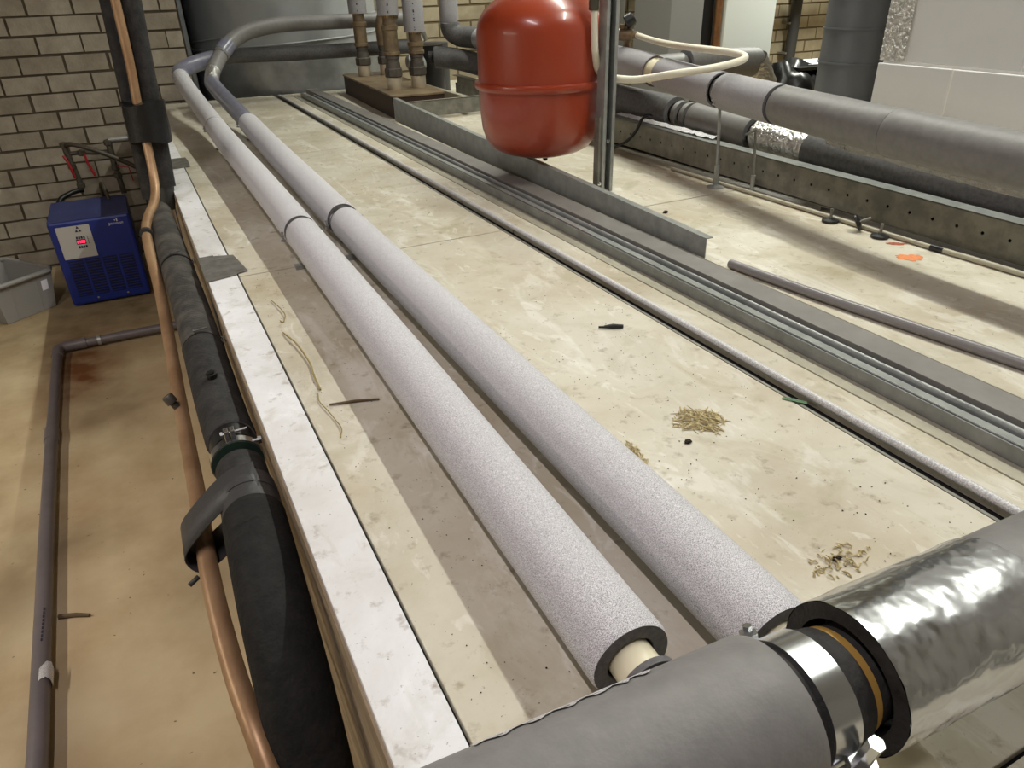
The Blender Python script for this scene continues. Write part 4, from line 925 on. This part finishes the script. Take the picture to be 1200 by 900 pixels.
while z < 1.2:
    ring('rib', Vector((DX,DY,z)), Vector((0.03,0,1)), DR-0.002, 0.007, 0.006, M['duct'], vd, 48); z += 0.128
bg = thing('black_bag', 'heap of black plastic bags in front of the far brick wall', 'bag', (5.45, 5.1, FL))
def blob(c, r, amp, m, name, parent):
    bm = bmesh.new(); bmesh.ops.create_icosphere(bm, subdivisions=4, radius=1.0)
    for v in bm.verts:
        n_ = noise.noise(v.co*2.2+Vector(c))*amp+noise.noise(v.co*6+Vector(c))*amp*0.4
        v.co = Vector((v.co.x*r[0], v.co.y*r[1], v.co.z*r[2]))*(1+n_)+Vector(c)
    mb = MB(); mb.add([v.co for v in bm.verts], [tuple(v.index for v in f.verts) for f in bm.faces], True); bm.free()
    return mb.build(name, m, parent, sharp=60)
blob((5.28,5.1,-0.50), (0.30,0.28,0.46), 0.25, M['bag'], 'bag_body', bg)
blob((5.72,5.15,-0.52), (0.28,0.25,0.45), 0.25, M['bag'], 'bag_body', bg)
MB().box(5.25, 5.95, 4.95, 5.4, -0.10, -0.075).build('bag_top_board', M['bag'], bg)
pp = tag(MB().add([(5.45,5.05,-0.066),(5.86,5.0,-0.067),(5.92,5.32,-0.060),(5.5,5.36,-0.058)]+[(5.45,5.05,-0.070),(5.86,5.0,-0.071),(5.92,5.32,-0.064),(5.5,5.36,-0.062)], [(0,1,2,3),(7,6,5,4),(0,4,5,1),(1,5,6,2),(2,6,7,3),(3,7,4,0)]).build('paper_sheet', M['paper']), 'white sheet of paper lying on the black bags', 'paper')

# ------------------------------------------------------------------ small things on the casing
FT = [(1.838,1.47,0,0,'black rubber foot with bolt, farthest of the three by the conduit'),(1.764,1.372,55,40,'tipped over rubber foot with bolt, middle of the three by the conduit'),(1.786,1.297,0,0,'black rubber foot with bolt, nearest of the three, beside orange paint')]
for x, y, tilt, rz, lab in FT:
    x = min(x, 1.775)
    t = thing('rubber_foot', lab, 'foot', (x, y, 0.0), 'loose rubber feet by the conduit')
    MB().lathe([(0.022,0.0),(0.024,0.002),(0.024,0.007),(0.010,0.011)], (x,y,0.0008), (0,0,1), 24).build('rubber_disc', M['black'], t)
    MB().lathe([(0.0042,0.010),(0.0042,0.040)], (x,y,0.0), (0,0,1), 10).build('bolt_shaft', M['galv_dull'], t)
    if tilt: t.rotation_euler = (math.radians(62), 0, math.radians(rz)); t.location.z = 0.023
def splash(c, rx, ry, m, name, lab, ang, seed, z=0.0022):
    random.seed(seed); n = 26; pts = []
    for k_ in range(n):
        a = 2*PI*k_/n; r = 1+random.uniform(-0.22,0.18)
        v = Matrix.Rotation(ang,2) @ Vector((rx*r*math.cos(a), ry*r*math.sin(a))); pts.append((c[0]+v.x, c[1]+v.y))
    mb = MB(); mb.add([(x,y,0.0008) for x,y in pts]+[(x,y,0.0003) for x,y in pts], [tuple(range(n)), tuple(range(2*n-1,n-1,-1))]+[(i,i+n,(i+1)%n+n,(i+1)%n) for i in range(n)])
    return tag(mb.build(name, m), lab, 'paint')
splash((1.703,1.146), 0.034, 0.024, M['orange'], 'paint_splash', 'bright orange paint splash on the casing top near perforated rail', -0.5, 5)
splash((1.768,1.238), 0.026, 0.011, M['orange_dark'], 'paint_splash', 'small reddish paint mark behind the orange splash beside rubber feet', -0.6, 6)

def sliver_pile(name, c, rx, ry, n, m, lab, cat, seed, ln=(0.012,0.03)):
    random.seed(seed); mb = MB()
    for k_ in range(n):
        a = random.uniform(0,2*PI); r = random.random()**0.7
        x, y = c[0]+rx*r*math.cos(a), c[1]+ry*r*math.sin(a); z = 0.0008+random.random()*0.007*(1-r)
        l = random.uniform(*ln)/2; w = random.uniform(0.0006,0.0014); t = random.uniform(0,PI)
        dx, dy = math.cos(t)*l, math.sin(t)*l; nx, ny = -math.sin(t)*w, math.cos(t)*w; dzz = random.uniform(-0.002,0.003)
        zz = max(z, 0.0008); z2 = max(zz+dzz, 0.0008)
        mb.add([(x-dx-nx,y-dy-ny,zz),(x-dx+nx,y-dy+ny,zz),(x+dx+nx,y+dy+ny,z2),(x+dx-nx,y+dy-ny,z2),(x,y,max(zz,z2)+w*1.2)], [(0,3,2,1),(0,1,4),(1,2,4),(2,3,4),(3,0,4)])
    o = mb.build(name, m); return tag(o, lab, cat, kind='stuff')
sliver_pile('wood_shavings', (0.726,0.786), 0.040, 0.040, 150, M['chip'], 'small pile of pale wood shavings on the cream panel right of pipes', 'shavings', 11)
sliver_pile('wood_shavings', (0.665,0.440), 0.050, 0.026, 80, M['chip'], 'brownish litter of shavings close to the cross pipe', 'shavings', 12, (0.005,0.012))
sliver_pile('wood_shavings', (0.572,0.760), 0.018, 0.040, 60, M['chip'], 'few pale shavings against the side of the right long pipe', 'shavings', 13, (0.006,0.016))
random.seed(21); mb = MB()
def crumbs(n, x0, x1, y0, y1, s0, s1):
    for k_ in range(n):
        x, y, s = random.uniform(x0,x1), random.uniform(y0,y1), random.uniform(s0,s1); a = random.uniform(0,PI)
        c_, s_2 = math.cos(a)*s, math.sin(a)*s; e = random.uniform(0.4,1.6)
        mb.add([(x+c_,y+s_2,0.0009),(x-s_2*e*0.6,y+c_*e*0.6,0.0009),(x-c_,y-s_2,0.0009),(x+s_2*e*0.6,y-c_*e*0.6,0.0009),(x,y,0.0009+s*0.7)], [(0,1,4),(1,2,4),(2,3,4),(3,0,4),(3,2,1,0)])
crumbs(260, 0.56, 0.88, 0.33, 1.3, 0.0006, 0.0018); crumbs(150, 0.17, 0.28, 0.4, 2.0, 0.0006, 0.0016); crumbs(120, 0.60, 0.88, 1.3, 3.6, 0.0008, 0.002); crumbs(90, 1.30, 1.75, 0.7, 2.2, 0.0008, 0.002); crumbs(50, 0.95, 1.0, 0.4, 0.9, 0.0006, 0.0016)
for v in mb.v: pass
tag(mb.build('dark_crumbs', M['crumb']), 'tiny dark crumbs strewn over the cream casing top', 'crumbs', kind='stuff')
def strand(pts, r, lab, m='straw', name='straw_strand'):
    return tag(MB().tube(smooth_path([(x,y,0.001+r+z) for x,y,z in pts],4), r, 6).build(name, M[m]), lab, 'straw')
strand([(0.193,1.69,0.001),(0.201,1.63,0.003),(0.2035,1.58,0.003),(0.193,1.548,0),(0.188,1.56,0)], 0.0012, 'short curved dry straw, farthest one on the pale strip')
strand([(0.181,1.49,0.0),(0.186,1.455,0.003),(0.193,1.415,0.004),(0.197,1.36,0.003),(0.198,1.31,0.002),(0.193,1.26,0.002),(0.191,1.20,0)], 0.0018, 'longest wavy dry straw lying on the pale panel strip left of shadow edge')
strand([(0.184,1.19,0),(0.179,1.16,0.001),(0.184,1.12,0.002),(0.188,1.085,0.001),(0.190,1.05,0.002),(0.182,1.025,0)], 0.0010, 'thin kinked dry straw just left of the brown twig')
tag(MB().tube([(0.192,1.138,0.003),(0.235,1.128,0.0032),(0.276,1.114,0.003)], [0.0018,0.0025,0.0015], 6).build('twig', M['twig']), 'straight brown twig lying across the shadow edge by the left pipe', 'twig')
bm_ = thing('burnt_stub', 'charred black stub lying alone on the cream panel', 'stub', (0.80,1.165,0))
MB().tube([(0.778,1.176,0.004),(0.790,1.170,0.004)], 0.0025, 8).build('thin_end', M['crumb'], bm_)
MB().tube([(0.789,1.171,0.0045),(0.805,1.163,0.0055),(0.824,1.152,0.005)], [0.003,0.0052,0.004], 10).build('thick_end', M['black'], bm_)
tag(blob((0.668,0.742,0.003), (0.006,0.004,0.003), 0.5, M['crumb'], 'dark_clod', None), 'small dark clod just below the pile of wood shavings', 'clod')
tag(blob((0.662,0.442,0.004), (0.006,0.0035,0.0035), 0.5, M['crumb'], 'dark_clod', None), 'dark clod amid brown litter close to the cross pipe', 'clod')
tag(MB().add([(0.900,0.775,0.002),(0.912,0.758,0.004),(0.925,0.742,0.002),(0.919,0.738,0.0012),(0.906,0.754,0.0025),(0.895,0.771,0.0012)]+[(0.900,0.775,0.001),(0.912,0.758,0.003),(0.925,0.742,0.001),(0.919,0.738,0.0005),(0.906,0.754,0.0015),(0.895,0.771,0.0005)], [(0,1,4,5),(1,2,3,4),(11,10,7,6),(10,9,8,7),(0,6,7,1),(1,7,8,2),(2,8,9,3),(3,9,10,4),(4,10,11,5),(5,11,6,0)]).build('green_scrap', M['green']), 'small green plastic scrap in the dark seam by the white bead', 'scrap')
tag(blob((1.425,1.80,0.004), (0.008,0.006,0.004), 0.4, M['crumb'], 'dark_clod', None), 'small dark clod near panel seam right of strut post', 'clod')
